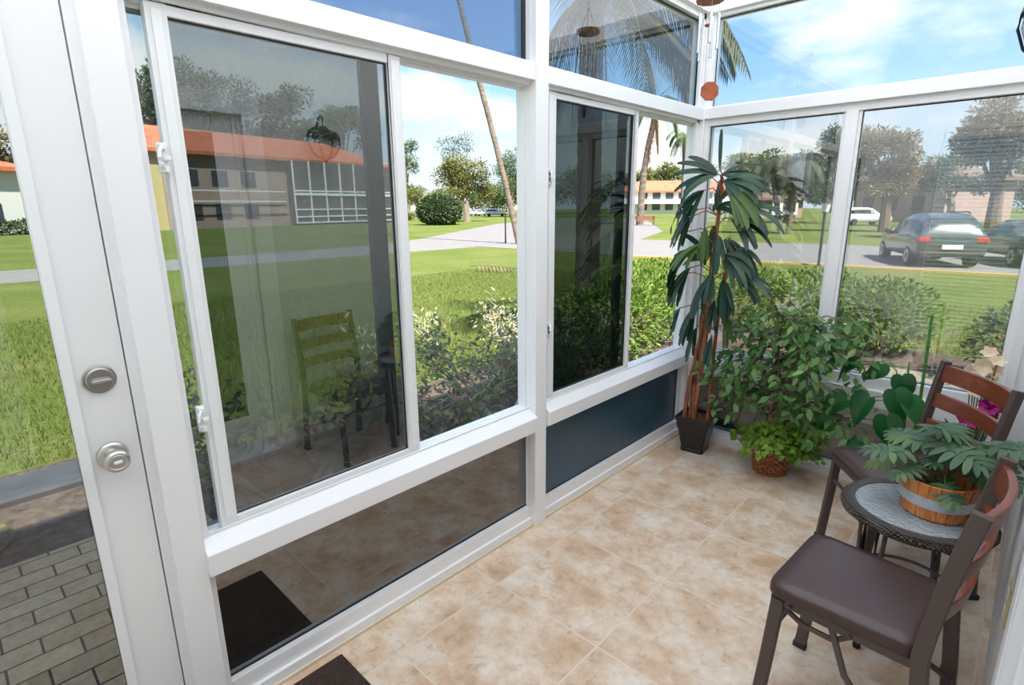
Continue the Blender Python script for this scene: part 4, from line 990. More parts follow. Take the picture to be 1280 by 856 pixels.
# shrubs by the sunroom ------------------------------------------------------
M['croton'] = leafmat('scraggly_shrub_leaf', [(.20,.26,.14),(.28,.33,.16),(.42,.46,.16),(.30,.25,.18),(.46,.25,.15),(.40,.37,.27),(.19,.25,.14),(.25,.32,.19)], .6, .3, .25)
rs = random.Random(4)
def scrag(x, y, h, label, n=1700):
    root = empty('garden_shrub', (x,y,-.12), 0, label, 'shrub', None); br, lf = MB(), MB(); tips = []
    for i in range(6):
        a = rs.uniform(0, 2*PI); b = V((x+.08*math.cos(a), y+.08*math.sin(a), -.13)); e = b + V((.30*math.cos(a), .38*math.sin(a), h*rs.uniform(.45,.6)))
        md = b.lerp(e, .5) + V((rs.uniform(-.05,.05), rs.uniform(-.05,.05), .02)); br.tube([b, md, e], .013, 7, scale=[1.3,1,.8])
        for j in range(5):
            q = md.lerp(e, rs.uniform(.1,1)); a2 = a + rs.uniform(-1.5,1.5); t = q + V((.22*math.cos(a2), .24*math.sin(a2), rs.uniform(.08,.34)*h/.8))
            m2 = q.lerp(t, .5) + V((rs.uniform(-.03,.03), rs.uniform(-.03,.03), .02)); br.tube([q, m2, t], .006, 5, scale=[1.2,.9,.5]); tips += [t, m2, t]
            for k in range(3):
                t2 = t + V((rs.uniform(-.13,.13), rs.uniform(-.13,.13), rs.uniform(.04,.18))); br.tube([t, t2], .0026, 4, scale=[1,.5]); tips.append(t2)
    for i in range(n):
        q = rs.choice(tips) + V((rs.gauss(0,.055), rs.gauss(0,.055), rs.gauss(0,.05))); l = rs.uniform(.028,.066)
        lf.leaf(q, (rs.uniform(-1,1), rs.uniform(-1,1), rs.uniform(-.3,1)), (rs.uniform(-.6,.6), rs.uniform(-.6,.6), 1), l, l*.42, droop=.4, prof=[.2,.9,.85,.08], n=3)
    for mb in (br, lf):
        for a in mb.v: a.x = min(a.x, -.12)
    world_parts(root, [br.build('branches', M['greybranch'], smooth=True), lf.build('leaves', M['croton'])])
scrag(-1.30,1.15,.74,'sparse garden shrub nearest the entrance door, outside the dark sliding pane')
scrag(-1.15,2.05,.76,'sparse garden shrub with bare grey branches, left in the open window gap')
scrag(-1.25,2.85,.78,'sparse garden shrub with bare grey branches, right in the open window gap')
scrag(-1.60,3.75,.74,'sparse garden shrub just outside the middle window post')
def bush(x, y, h, rx, ry, label, mat='bright', n=1500, L=.06, group=None, name='leafy_shrub'):
    z0 = gz(x, y); root = empty(name, (x,y,z0), 0, label, 'shrub', group); lf, br = MB(), MB()
    puff(lf, (x,y,z0+h*.54), (rx*1.08,ry,h*.48), int(n*1.7), L*.88, .48, .62, .5, rs, [.2,.95,.8,.06], 3)
    for i in range(9):
        a = rs.uniform(0, 2*PI); br.tube([V((x,y,z0-.02)), V((x+.2*rx*math.cos(a), y+.2*ry*math.sin(a), z0+h*.3)), V((x+.65*rx*math.cos(a), y+.65*ry*math.sin(a), z0+h*.62))], .012, 6, scale=[1.2,1,.4])
    for mb in (lf, br):
        for a in mb.v:
            if a.y < 7 and a.x < 0: a.x = min(a.x, -.12)
            a.z = max(a.z, z0+.0)
    world_parts(root, [lf.build('leaves', M['lf_'+mat]), br.build('stems', M['barkbrown'])])
bush(-1.50,4.75,.92,.55,.60,'bright green leafy shrub outside the right-hand sliding window, nearest', n=1500)
bush(-1.75,5.75,.96,.60,.60,'bright green leafy shrub behind the tall indoor palm, outside', n=1500)
bush(-2.35,7.1,.88,.62,.55,'bright green hedge shrub seen between the palm and the fig', n=1500)
bush(-1.25,7.35,.88,.66,.52,'bright green hedge shrub directly behind the fig foliage', n=1500)
bush(-.25,7.35,.88,.66,.52,'bright green hedge shrub just right of the far window mullion', n=2000)
bush(.45,7.15,.84,.52,.52,'bright green hedge shrub at the right end of the hedge', n=2000)
bush(1.72,6.45,.78,.48,.50,'dark green shrub at the right edge of the far window', 'dark', 1500)

# near palm outside the corner
hub = far(742,-6,6.3)
palm('shaggy_palm', [(hub.x-.35,hub.y+.5,-.2),(hub.x-.25,hub.y+.35,1.6),(hub.x-.1,hub.y+.12,2.8),hub], .13, 20, 1.9, 1.5, ('palm_near','palm_dry'), 'shaggy palm with drooping dry fronds just outside the corner, behind the top pane', dead=9, ll=.40, w=.017, nl=42, rng=random.Random(8),
     aims=[(.72,.69,.05,1.75,1.0),(.80,.55,.45,1.9,1.7),(.6,.8,-.15,1.6,.8),(.72,.69,.75,1.8,2.4),(.75,.6,-.35,1.35,.5)])
# leaning palm
lp = [far(u, v, 30) for u, v in ((649,306),(632,230),(612,150),(600,105),(586,50),(574,0),(560,-70),(545,-150),(530,-240))]
lp[0].z = G-.1
palm('leaning_palm', lp, .13, 16, 3.2, 2.0, ('palm_green','palm_dry'), 'tall leaning palm with thin ringed trunk standing by the road', ll=.7, w=.05, nl=24, rng=random.Random(5))
# palms across the parking lane
B = gp(800,281); pp = [B] + [above(u, v, B) for u, v in ((803,245),(806,215),(812,180),(818,150))]
dB = math.hypot(B.x-CX, B.y-CY); pp = [B]+[far(u, v, dB) for u, v in ((802,245),(805,215),(811,180),(818,150),(822,128))]
palm('tall_palm', pp, .32, 13, 4.4, 2.4, ('palm_green','palm_orange'), 'palm with orange-brown dry skirt by the bench, in the right-hand window gap', ll=.9, w=.08, nl=26, rng=random.Random(2), skirt=70)
q = far(853,264,95); q.z = G; palm('tall_palm', [q, far(855,215,95), far(856,172,95)], .35, 16, 4.0, 2.6, ('palm_green','palm_dry'), 'distant palm tuft beside the corner post, above the orange roof', ll=1.2, w=.14, nl=16, rng=random.Random(6))
B = gp(976,292); dB = math.hypot(B.x-CX, B.y-CY)
palm('parking_palm', [B, far(970,250,dB), far(964,212,dB)], .17, 15, 2.1, 1.8, ('palm_near','palm_dry'), 'left of two forked palms standing on the grass across the parking lane', dead=4, ll=.8, w=.08, nl=18, rng=random.Random(12), group=None)
palm('parking_palm', [B+V((.5,0,0)), far(990,250,dB), far(1002,204,dB)], .17, 16, 2.2, 1.8, ('palm_near','palm_dry'), 'right of two forked palms standing on the grass across the parking lane', dead=6, ll=.8, w=.08, nl=18, rng=random.Random(13))

# trees ----------------------------------------------------------------------
tree(584,277,[(560,225,24,22),(585,215,24,26),(600,232,20,24),(570,245,24,16),(560,205,15,12)],5200,.55,'olive','olive-green tree with forked trunk behind the round bush, in the open window gap',tr=.5)
tree(563,272,[(560,190,26,20),(575,180,20,12)],420,.7,'haze','bare sparse treetop above the olive-green tree',dist=105,tr=.35,nbr=2)
tree(640,272,[(628,205,24,20),(645,225,22,26),(620,240,18,20),(660,200,20,26)],4800,.6,'mid','dense green tree behind the leaning palm trunk',dist=112,tr=.5)
tree(512,276,[(508,185,13,12),(512,205,12,14),(500,220,14,12)],1100,.6,'mid','thin pine-like tree at the left edge of the open window gap',dist=100,tr=.3)
tree(520,275,[(512,243,20,18),(528,250,14,13),(538,258,12,8)],2600,.5,'olive','low olive tree left of the round bush',dist=92,tr=.3)
P = gp(550,281); D = math.hypot(P.x-CX, P.y-CY)
root = empty('round_bush', P, 0, 'large clipped round bush on the lawn beyond the road', 'shrub'); s = D*.74/CF
lf = MB(); puff(lf, P+V((0,0,17*D*.98/CF)), (26*D/CF,26*D/CF,17.5*D/CF), 4200, .42, .5, .85, .3, rs); br = MB(); br.tube([P, P+V((0,0,1.2))], .3, 8)
world_parts(root, [lf.build('leaves', M['lf_dark']), br.build('stem', M['barkbrown'])])
tree(508,281,[(510,273,8,7)],500,.35,'pale','small pale bush at the left edge of the open window gap, beside the round bush',dist=66,tr=.1,name='small_bush')
# behind the left building (seen through the dark panes)
tree(250,280,[(230,120,36,46),(255,110,30,32),(285,130,40,36),(250,165,50,30),(300,165,34,26)],4200,.8,'dark','tall dark tree behind the left end of the porch building',dist=98,tr=.5)
tree(370,278,[(345,150,30,34),(365,125,22,20),(335,175,30,22),(380,165,24,18)],2600,.8,'dark','tall dark tree rising behind the middle of the porch building',dist=90,tr=.5)
tree(430,275,[(420,155,26,22),(440,150,20,16),(455,170,18,14),(405,172,22,14)],2200,.8,'mid','green tree rising behind the right end of the porch building',dist=96,tr=.4)
tree(190,282,[(185,105,22,30),(178,140,26,30),(200,150,26,26)],1900,.8,'dark','dark tree seen through the narrow left window strip',dist=84,tr=.4)
tree(-30,285,[(-20,190,40,36),(10,200,26,22)],1400,.8,'brown','brownish tree beyond the glass of the entrance door',dist=84,tr=.4)
# behind the orange-roofed building and to the right
for i, (u, v, ru, rv, lb) in enumerate([(795,222,26,13,'left of the wooded row behind the orange-roofed building'),(830,218,24,13,'middle of the wooded row behind the orange-roofed building'),(866,216,26,15,'right of the wooded row behind the orange-roofed building')]):
    tree(u,262,[(u-10,v+3,ru*.6,rv*.8),(u+8,v,ru*.7,rv)],1500,1.1,'pale','pale green trees, '+lb,dist=165+6*i,tr=.4)
tree(945,262,[(925,205,22,14),(950,215,26,20),(938,232,28,18)],2600,.7,'olive','hazy olive tree above the small grey house',dist=88,tr=.4)
tree(985,264,[(985,205,30,20),(1010,212,22,24),(1000,235,28,20),(968,200,18,12),(1025,235,20,22)],4200,.6,'mid','broad green tree behind the two forked palms',dist=72,tr=.4)
tree(1046,262,[(1042,180,20,26),(1055,195,18,28),(1036,215,16,22),(1050,235,18,18)],2300,.5,'dark','dark feathery tree behind the far window mullion',dist=66,tr=.3)
tree(1108,268,[(1090,178,30,24),(1118,182,24,22),(1080,205,28,24),(1112,215,32,22),(1138,208,16,20),(1100,236,36,16)],4200,.42,'brown','large brownish tree left of the parked dark car',dist=48,tr=.35,trunk='barkbrown')
tree(1245,262,[(1230,165,36,26),(1265,150,40,34),(1290,180,40,40),(1210,190,26,22)],4200,.40,'brown','large golden-brown weeping tree at the right edge of the far window',dist=40,tr=.35,trunk='barkbrown')
tree(1190,264,[(1185,215,28,20),(1160,225,18,18),(1210,232,26,16)],1900,.45,'haze','grey-green tree behind the parked cars',dist=60,tr=.3)

tree(618,268,[(598,252,16,11),(625,248,22,15),(650,240,22,22),(575,256,14,8)],3600,.9,'mid','low wooded edge behind the row of white cars',dist=142,tr=.4)
# street furniture -------------------------------------------------------------
M['post'] = plain('dark_post', (.018,.018,.018), .5)
M['lampglass'] = plain('lamp_lantern_glass', (.75,.75,.72), .4)
def lamp_post(P, h, label, lantern=True):
    root = empty('lamp_post', P, 0, label, 'lamp post', None)
    ps = [MB().lathe([(.06,0),(.06,.05),(.042,.09),(.04,h)], 14, Matrix.Translation(P)).build('post', M['post'], smooth=True)]
    if lantern:
        T = Matrix.Translation(P+V((0,0,h)))
        ps += [MB().lathe([(.09,.03),(.15,.30)], 6, T).build('lantern', M['lampglass']), MB().lathe([(.18,.30),(.08,.40),(.03,.47),(0,.49)], 6, T).build('lantern_cap', M['post']),
               MB().lathe([(.03,-.02),(.10,.01),(.08,.035)], 12, T).build('lantern_base', M['post'])]
    else: ps.append(MB().lathe([(.06,0),(.06,.03),(.02,.07),(0,.075)], 12, Matrix.Translation(P+V((0,0,h)))).build('post_cap', M['post']))
    world_parts(root, ps)
P = gp(1023,333); lamp_post(P, above(1026,266,P).z-P.z, 'black lamp post with white lantern beside the far window mullion')
P = gp(632,304); lamp_post(P, above(632,268,P).z-P.z, 'short black post at the road bend, beside the leaning palm', False)
M['benchwood'] = plain('bench_slats', (.22,.085,.055), .7)
P = gp(806,282); root = empty('park_bench', P, math.radians(32), 'reddish-brown bench on the grass below the orange-roofed building', 'bench')
b = MB()
for k in range(3): b.box((-1.0,-.24+.16*k,.42),(1.0,-.12+.16*k,.46))
b.build('seat', M['benchwood'], root); b = MB()
for k in range(3): b.box((-1.0,.24+.02*k,.52+.15*k),(1.0,.28+.02*k,.64+.15*k))
b.build('backrest', M['benchwood'], root)
for s in (-.85,.85): MB().box((s-.03,-.22,0),(s+.03,-.16,.42)).box((s-.03,.22,0),(s+.03,.29,.95)).box((s-.03,-.22,.36),(s+.03,.28,.42)).build('leg', M['post'], root)
P = gp(618,341); root = empty('fallen_frond', V((P.x,P.y,gz(P.x,P.y))), 0, 'dry fallen palm frond lying on the lawn', 'palm frond')
P = pl(610,340,2,gz(-9,11)); b = MB(); rr2 = random.Random(9); frond(b, P+V((-1.0,.2,.10)), (1,.35,.12), 2.4, .35, 18, .35, rr2, w=.05); 
for a in b.v: a.z = max(a.z, gz(a.x,a.y)+.01)
world_parts(root, [b.build('dry_leaflets', M['palm_dry'])])

# cars -------------------------------------------------------------------------
M['carglass'] = plain('car_glass', (.02,.03,.035), .05, spec=.8)
M['tyre'] = plain('tyre', (.015,.015,.015), .8); M['rim'] = plain('alloy_rim', (.45,.45,.46), .3, metal=.8)
M['taillight'] = plain('tail_light', (.55,.02,.015), .2, coat=.5); M['plate'] = plain('number_plate', (.75,.75,.72), .5); M['trimblack'] = plain('black_trim', (.02,.02,.022), .6)
SUVP = [(0,.42,.90,.93,.80,.84,.80),(.04,.36,.98,1.02,.88,.90,.84),(.16,.34,1.02,1.30,.90,.92,.70),(.42,.33,1.03,1.56,.91,.93,.66),(.75,.33,1.03,1.64,.91,.935,.66),(1.5,.32,1.02,1.67,.91,.94,.68),(2.2,.32,1.01,1.64,.91,.94,.67),(2.62,.32,1.0,1.54,.91,.93,.64),(3.25,.32,.99,1.05,.91,.93,.70),(3.5,.32,.96,.99,.91,.92,.74),(4.1,.34,.88,.91,.88,.88,.72),(4.38,.38,.74,.78,.80,.80,.66),(4.46,.44,.62,.66,.66,.66,.56)]
SEDP = [(0,.40,.78,.80,.78,.80,.72),(.05,.34,.92,.95,.86,.88,.76),(.45,.32,.98,1.01,.89,.90,.74),(.75,.32,.97,1.06,.89,.91,.70),(1.35,.32,.95,1.38,.89,.91,.60),(1.9,.32,.94,1.44,.89,.91,.60),(2.5,.32,.93,1.42,.89,.91,.60),(2.9,.32,.93,1.28,.89,.91,.60),(3.4,.32,.92,.97,.89,.90,.68),(4.1,.34,.80,.84,.87,.87,.70),(4.5,.38,.66,.70,.78,.78,.62),(4.58,.44,.58,.62,.62,.62,.54)]
def car(P, ang, prof, paint, label, group=None, name='parked_car', detail=True):
    """local +x = forward, origin on the ground at the middle of the rear bumper"""
    root = empty(name, P, ang, label, 'car', group)
    def ring(s, zb, zm, zt, hb, hm, ht):
        return [(s,-hb*.9,zb),(s,hb*.9,zb),(s,hb,zb+.10),(s,hm,(zb+zm)*.55),(s,hm*.985,zm),(s,ht+ (hm-ht)*.25,zm+(zt-zm)*.72),(s,ht*.88,zt-.015),(s,ht*.5,zt),(s,-ht*.5,zt),(s,-ht*.88,zt-.015),(s,-ht-(hm-ht)*.25,zm+(zt-zm)*.72),(s,-hm*.985,zm),(s,-hm,(zb+zm)*.55),(s,-hb,zb+.10)]
    rings = [ring(*p) for p in prof]; b = MB().loft(rings); b.build('body', paint, root, smooth=True)
    gi = [i for i, p in enumerate(prof) if p[3]-p[2] > .2]; g = MB()
    def sidept(i, s, t):
        p = prof[i]; zm, zt, hm, ht = p[2], p[3], p[5], p[6]; z = zm + (zt-zm)*t; k = t/.72
        return V((p[0], s*(hm*.985 + (ht+(hm-ht)*.25 - hm*.985)*k + .012), z))
    for s in (-1, 1):
        g = MB()
        for a, c in zip(gi[:-1], gi[1:]): g.add([sidept(a,s,.10), sidept(c,s,.10), sidept(c,s,.68), sidept(a,s,.68)], [(0,1,2,3)])
        g.build('side_window', M['carglass'], root)
    a, c = gi[0], gi[1]
    def quadx(i, j, t0, t1, off, f=.86):
        pa, pb = prof[i], prof[j]
        q0 = V((pa[0]+(pb[0]-pa[0])*t0+off, 0, pa[3]+(pb[3]-pa[3])*t0+.012)); q1 = V((pa[0]+(pb[0]-pa[0])*t1+off, 0, pa[3]+(pb[3]-pa[3])*t1+.012))
        h0, h1 = (pa[6]+(pb[6]-pa[6])*t0)*f, (pa[6]+(pb[6]-pa[6])*t1)*f
        return [q0+V((0,-h0,0)), q0+V((0,h0,0)), q1+V((0,h1,0)), q1+V((0,-h1,0))]
    r = gi[0]; MB().add(quadx(r-1 if prof is SUVP else r-1, r+ (1 if prof is SUVP else 0), .15, .92, -.012), [(0,1,2,3)]).build('rear_window', M['carglass'], root)
    l = gi[-1]; MB().add(quadx(l+1, l, .08, .92, .012), [(0,1,2,3)]).build('windscreen', M['carglass'], root)
    for x in (.80, len_ := prof[-1][0]-.88):
        for s in (-1, 1):
            T = Matrix.Translation((x, s*.80, .335)) @ Matrix.Rotation(-s*PI/2, 4, 'X')
            w_ = MB().lathe([(.20,-.10),(.31,-.11),(.335,-.08),(.335,.08),(.31,.125),(.215,.13)], 24, T, cap1=True).build('wheel', M['tyre'], root, smooth=True)
            if detail: MB().lathe([(.21,.132),(.20,.14),(.05,.125),(.0,.128)], 20, T, cap0=False, cap1=False).build('rim', M['rim'], w_, smooth=True)
    if not detail: return root
    zl = prof[1][2]
    for s in (-1, 1):
        MB().box((-.03,s*.74-.16,zl-.17),(.20,s*.74+.16,zl-.03)).build('tail_light', M['taillight'], root, bevel=.03)
        MB().bar([(2.75,s*.92,1.02),(2.78,s*1.06,1.06),(2.80,s*1.10,1.08)], .12, .15).build('mirror', M['trimblack'], root, bevel=.03)
    MB().box((-.05,-.84,.36),(.10,.84,.52)).build('rear_bumper', M['trimblack'], root, bevel=.04)
    MB().box((-.06,-.27,.60),(.0,.27,.73)).build('number_plate', M['plate'], root)
    if prof is SUVP:
        for s in (-1, 1): MB().bar([(.7,s*.56,1.66),(.9,s*.57,1.70),(2.1,s*.57,1.68),(2.3,s*.55,1.64)], .04, .04).build('roof_rail', M['trimblack'], root)
    return root
M['paint_dark'] = plain('dark_teal_paint', (.045,.058,.064), .22, coat=1, spec=.6); M['paint_grey'] = plain('dark_grey_paint', (.05,.055,.065), .25, coat=1); M['paint_white'] = plain('white_paint', (.75,.76,.78), .3, coat=.6); M['paint_silver'] = plain('silver_paint', (.42,.45,.5), .3, coat=.6)
# heading solved so that the left flank spans the photographed width
RL = gp(1141,335)
def uof(p): d = V(p)-CAM; z = d.dot(FW); return 640+CF*d.dot(RT)/z
best = min((abs(uof(RL+V((math.cos(a),math.sin(a),0))*4.4)-1093), a) for a in [math.radians(k*.5) for k in range(150,300)])[1]
h = V((math.cos(best), math.sin(best), 0)); lat = V((h.y,-h.x,0))
car(RL+lat*.92, best, SUVP, M['paint_dark'], 'dark estate car with raised tailgate lines and red lights, parked nearest the mullion')
car(RL+lat*3.75+h*.2, best, SEDP, M['paint_grey'], 'dark grey saloon car parked to the right of the dark estate car')
P = gp(622,270.5); a0 = math.atan2(h.y, h.x)
dirr = V((RT.x,RT.y,0)).normalized()
car(P-dirr*2.6, math.atan2(dirr.y,dirr.x), SUVP, M['paint_white'], 'white car parked rightmost of the row beyond the round bush', 'cars parked beyond the lawn', detail=False)
car(P-dirr*6.6+V((-2,3,0)), math.atan2(dirr.y,dirr.x)+.9, SEDP, M['paint_silver'], 'silver car parked in the middle of the row beyond the round bush', 'cars parked beyond the lawn', detail=False)
car(P-dirr*9.8+V((-2,3,0)), math.atan2(dirr.y,dirr.x)+.9, SEDP, M['paint_white'], 'white car parked leftmost of the row beyond the round bush', 'cars parked beyond the lawn', detail=False)
P = far(1052,262,62); P.z = G; car(P, math.atan2(dirr.y,dirr.x), SUVP, M['paint_white'], 'white vehicle far off beside the black lamp post', detail=False)

# buildings --------------------------------------------------------------------
M['roof_orange'] = plain('terracotta_roof', (.50,.14,.07), .85, var=.25, nscale=1.5)
M['wall_white'] = plain('white_render', (.62,.62,.60), .9); M['wall_pink'] = plain('pinkish_render', (.36,.25,.215), .9, var=.1, nscale=1); M['window_dark'] = plain('dark_window', (.04,.05,.06), .15); M['frame_white'] = plain('white_rail', (.72,.72,.72), .7)
M['screen'] = plain('dark_screened_porch', (.075,.07,.068), .8, var=.2, nscale=.6); M['wall_yellow'] = plain('cream_render', (.42,.34,.16), .9); M['roof_brown'] = plain('brown_shingle', (.17,.11,.08), .9)
class Facade:
    def __init__(s, a, b, z): s.a = V((a.x,a.y,z)); e = V((b.x-a.x,b.y-a.y,0)); s.L = e.length; s.e = e.normalized(); s.n = V((s.e.y,-s.e.x,0)); s.n *= (1 if s.n.dot(CAM-s.a) > 0 else -1)
    def p(s, t, d, z): return s.a + s.e*t + s.n*d + V((0,0,z))
    def box(s, mb, t0, t1, d0, d1, z0, z1):
        c = [s.p(t,d,z) for z in (z0,z1) for t,d in ((t0,d0),(t1,d0),(t1,d1),(t0,d1))]
        mb.add(c, [(0,3,2,1),(4,5,6,7),(0,1,5,4),(1,2,6,5),(2,3,7,6),(3,0,4,7)])
    def roof(s, mb, t0, t1, d0, d1, z, h):
        o = .8; r = [s.p(t0-o,d0+o,z), s.p(t1+o,d0+o,z), s.p(t1+o,d1-o,z), s.p(t0-o,d1-o,z)]; dm = (d0+d1)/2; k = abs(d0-d1)/2
        mb.add(r+[s.p(t0+k,dm,z+h), s.p(t1-k,dm,z+h)]+[q-V((0,0,.35)) for q in r], [(0,1,5,4),(1,2,5),(2,3,4,5),(3,0,4),(0,6,7,1),(1,7,8,2),(2,8,9,3),(3,9,6,0),(6,9,8,7)])
# left building with the screened porch
PA, PB = gp(150,289.5), gp(487,277.2); f = Facade(PA, PB, G); He = above(470,207,V((PB.x,PB.y,0))).z-G; Hr = above(462,190,V((PB.x,PB.y,0))).z-G
root = empty('apartment_house', f.p(f.L/2,0,0), 0, 'two-storey house with orange tile roof and white-framed screened porch, seen through the dark sliding pane', 'house')
ps = []; mb = MB(); f.box(mb, 0, f.L, -12, 0, 0, He); ps.append(mb.build('wall', M['wall_pink']))
mb = MB(); f.box(mb, f.L, f.L+.3, -12, .05, 0, He); ps.append(mb.build('end_wall', M['wall_white']))
mb = MB(); f.roof(mb, 0, f.L, 0, -12, He, (Hr-He)*1.6); ps.append(mb.build('roof', M['roof_orange']))
def tof(u):
    best = min(range(0, 1001), key=lambda k: abs(uof(f.p(f.L*k/1000,0,2))-u)); return f.L*best/1000
t0, t1 = tof(362), f.L-.3
mb = MB(); f.box(mb, t0, t1, 0, 1.2, .2, He-.3); ps.append(mb.build('screened_porch', M['screen']))
mb = MB(); n = 7
for i in range(n+1):
    t = t0+(t1-t0)*i/n; f.box(mb, t-.09, t+.09, 1.2, 1.32, .2, He-.3)
for z in (He*.52, He*.46, .3, He*.24, He*.13): f.box(mb, t0, t1, 1.2, 1.34, z-.08, z+.08)
f.box(mb, t0, t1, 1.2, 1.38, He*.45, He*.49)
ps.append(mb.build('porch_frame', M['frame_white']))
ta = tof(185); mb = MB(); f.box(mb, ta-2, ta+1.6, 0, .3, 0, He*.8); ps.append(mb.build('cream_bay', M['wall_yellow']))
tb = tof(240); mb = MB()
for z in (He*.50, He*.36): f.box(mb, ta+1.6, t0-1, .9, 1.0, z-.07, z+.07)
ps.append(mb.build('balcony_rail', M['frame_white']))
for t in (ta+3.5, tb+2.5, (tb+t0)/2):
    for z in (.9, He*.56):
        mb = MB(); f.box(mb, t, t+1.7, 0, .06, z, z+1.6); ps.append(mb.build('window', M['window_dark']))
for z in (1.0, He*.56):
    for d in (-3.0,-7.0):
        mb = MB(); f.box(mb, f.L+.28, f.L+.36, d-1.2, d, z, z+1.5); ps.append(mb.build('window', M['window_dark']))
world_parts(root, ps)
# long orange-roofed building
D1, D2 = far(775,264,140), far(935,262,150); f = Facade(D1, D2, G); P = V((D1.x,D1.y,0)); He = above(800,238.5,P).z-G; Hr = above(800,228,P).z-G
root = empty('orange_roof_building', f.p(f.L/2,0,0), 0, 'long white two-storey building with orange roof far across the lawn', 'building'); ps = []
mb = MB(); f.box(mb, 0, f.L, -12, 0, 0, He); ps.append(mb.build('wall', M['wall_white'])); mb = MB(); f.roof(mb, 0, f.L, 0, -12, He, (Hr-He)*1.35); ps.append(mb.build('roof', M['roof_orange']))
mb = MB(); f.box(mb, 0, f.L, 0, 1.6, He*.44, He*.62); ps.append(mb.build('balcony', M['frame_white']))
for i in range(9):
    for z in (.9, He*.64):
        t = 1.5+i*(f.L-3)/9; mb = MB(); f.box(mb, t, t+1.9, 0, .08, z, z+1.5); ps.append(mb.build('window', M['window_dark']))
world_parts(root, ps)
# small grey house and pinkish house on the right
D1, D2 = far(950,263,95), far(1003,262,98); f = Facade(D1, D2, G); root = empty('small_house', f.p(f.L/2,0,0), 0, 'small house with pale grey windows behind the two forked palms', 'house'); ps = []
mb = MB(); f.box(mb, 0, f.L, -8, 0, 0, 3.0); ps.append(mb.build('wall', M['wall_pink'])); mb = MB(); f.roof(mb, 0, f.L, 0, -8, 3.0, 1.4); ps.append(mb.build('roof', M['roof_brown']))
mb = MB(); f.box(mb, f.L*.25, f.L*.85, 0, .5, .4, 2.8); ps.append(mb.build('white_porch', M['wall_white']))
for k in (.3,.5,.68): mb = MB(); f.box(mb, f.L*k, f.L*(k+.11), .5, .56, .9, 2.4); ps.append(mb.build('window', M['window_dark']))
world_parts(root, ps)
D1, D2 = far(1066,263,82), far(1180,262,74); f = Facade(D1, D2, G); root = empty('pink_house', f.p(f.L/2,0,0), 0, 'pinkish house with white fascia behind the large brownish tree', 'house'); ps = []
mb = MB(); f.box(mb, 0, f.L, -9, 0, 0, 4.6); ps.append(mb.build('wall', M['wall_pink'])); mb = MB(); f.roof(mb, 0, f.L, 0, -9, 4.6, 1.8); ps.append(mb.build('roof', M['roof_brown']))
mb = MB(); f.box(mb, -.4, f.L+.4, .2, .5, 4.3, 4.75); ps.append(mb.build('fascia', M['wall_white']))
for k in (.12,.4,.68): mb = MB(); f.box(mb, f.L*k, f.L*(k+.12), 0, .06, 1.2, 2.8); ps.append(mb.build('window', M['window_dark']))
world_parts(root, ps)
# far row closing the horizon
for u, ru, rv, mt, lb in [(-70,50,30,'dark','dark tree row far beyond the entrance door glass'),(60,50,26,'mid','tree beyond the left end of the porch building'),(120,40,30,'dark','dark tree at the far left end of the porch building'),
        (690,40,24,'mid','distant tree seen through the dark right-hand sash, left half'),(1170,40,14,'haze','hazy distant tree row above the roof of the dark estate car'),(1240,40,14,'olive','hazy distant tree low behind the grey saloon car'),(1040,30,12,'mid','distant tree low behind the black lamp post'),(960,30,12,'olive','distant low tree left of the small house'),(620,34,10,'mid','distant low tree behind the row of white cars'),(535,30,10,'olive','distant low tree behind the round bush'),(740,36,22,'olive','distant tree seen through the dark right-hand sash, right half'),(890,26,14,'pale','distant tree behind the indoor palm crown'),(1300,40,30,'mid','distant tree beyond the right end of the far window')]:
    tree(u, 264, [(u-ru*.5,250-rv*.7,ru*.6,rv),(u+ru*.5,250-rv*.6,ru*.6,rv*.9)], 1500, 1.0, mt, lb, dist=150+ro.uniform(-8,8), tr=.5)
D1, D2 = far(-90,286,62), far(40,284,66); f = Facade(D1, D2, G); root = empty('white_house', f.p(f.L/2,0,0), 0, 'white house wall beyond the glass of the entrance door', 'house'); ps = []
mb = MB(); f.box(mb, 0, f.L, -8, 0, 0, 5.6); ps.append(mb.build('wall', M['wall_white'])); mb = MB(); f.roof(mb, 0, f.L, 0, -8, 5.6, 1.6); ps.append(mb.build('roof', M['roof_orange']))
for k in (.2,.6): mb = MB(); f.box(mb, f.L*k, f.L*(k+.12), 0, .06, 1.0, 2.6); ps.append(mb.build('window', M['window_dark']))
world_parts(root, ps)
root = empty('clipped_hedge', f.p(f.L/2,1.5,0), 0, 'low dark clipped hedge along the white house wall', 'hedge'); mb = MB()
for i in range(10): puff(mb, f.p(f.L*(i+.5)/10, 1.6, .55), (1.0,1.0,.65), 160, .35)
world_parts(root, [mb.build('leaves', M['lf_dark'])])
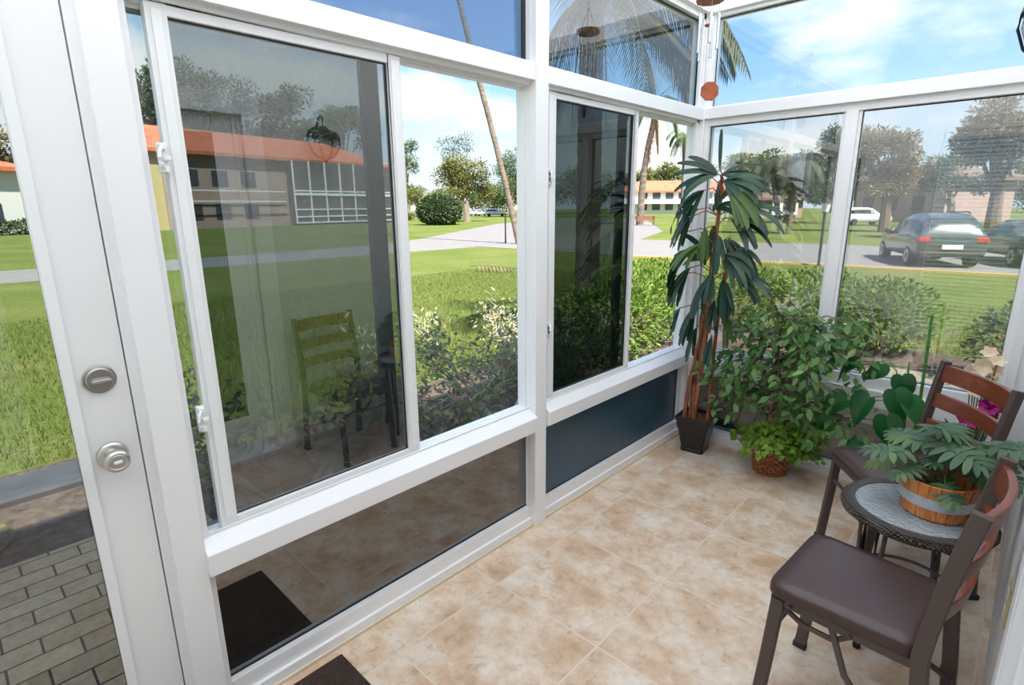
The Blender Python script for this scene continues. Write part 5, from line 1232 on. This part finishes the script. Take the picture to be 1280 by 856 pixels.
# ------------------------------------------------------------------ sky, sun, view
w = bpy.data.worlds.new('sky'); SC.world = w; w.use_nodes = True; nt = w.node_tree; nt.nodes.clear()
out = nt.nodes.new('ShaderNodeOutputWorld'); bg = nt.nodes.new('ShaderNodeBackground')
tc = nt.nodes.new('ShaderNodeTexCoord'); sx = nt.nodes.new('ShaderNodeSeparateXYZ'); nt.links.new(tc.outputs['Generated'], sx.inputs[0])
blue = ramp(nt, sx.outputs[2], [(0.0, (.72,.86,1.0)), (.10, (.66,.85,1.0)), (.19, (.36,.61,.90)), (.34, (.24,.47,.80)), (1.0, (.10,.28,.70))])
mp = nt.nodes.new('ShaderNodeMapping'); mp.inputs['Scale'].default_value = (1,1,2.6); mp.inputs['Location'].default_value = (3.1,1.4,.35); nt.links.new(tc.outputs['Generated'], mp.inputs[0])
nz = N(nt, 'ShaderNodeTexNoise'); nz.inputs['Scale'].default_value = 3.0; nz.inputs['Detail'].default_value = 8; nz.inputs['Roughness'].default_value = .56; nt.links.new(mp.outputs[0], nz.inputs['Vector'])
cl = ramp(nt, nz.outputs['Fac'], [(.49, (0,0,0)), (.64, (1,1,1))])
mx = N(nt, 'ShaderNodeMix', data_type='RGBA'); nt.links.new(cl, mx.inputs[0]); nt.links.new(blue, mx.inputs[6]); mx.inputs[7].default_value = (1.0,1.0,1.0,1)
nt.links.new(mx.outputs[2], bg.inputs[0]); bg.inputs[1].default_value = SKY
nt.links.new(bg.outputs[0], out.inputs[0])
sd = bpy.data.lights.new('sun', 'SUN'); so = bpy.data.objects.new('sun', sd); COL.objects.link(so)
sd.energy = SUN; sd.angle = math.radians(1.2); sd.color = (1, .95, .86)
so.rotation_euler = (-V((.62,-.22,.92))).to_track_quat('-Z', 'Y').to_euler()
vs = SC.view_settings; SC.display_settings.display_device = 'sRGB'
vs.view_transform = 'Standard'; vs.look = 'None'; vs.gamma = 1; vs.use_curve_mapping = False; vs.exposure = EXPO
cy = SC.cycles; cy.max_bounces = 14; cy.transparent_max_bounces = 24; cy.diffuse_bounces = 5; cy.glossy_bounces = 5; cy.transmission_bounces = 6
cy.use_denoising = True; cy.sample_clamp_indirect = 6; cy.caustics_reflective = False; cy.caustics_refractive = False
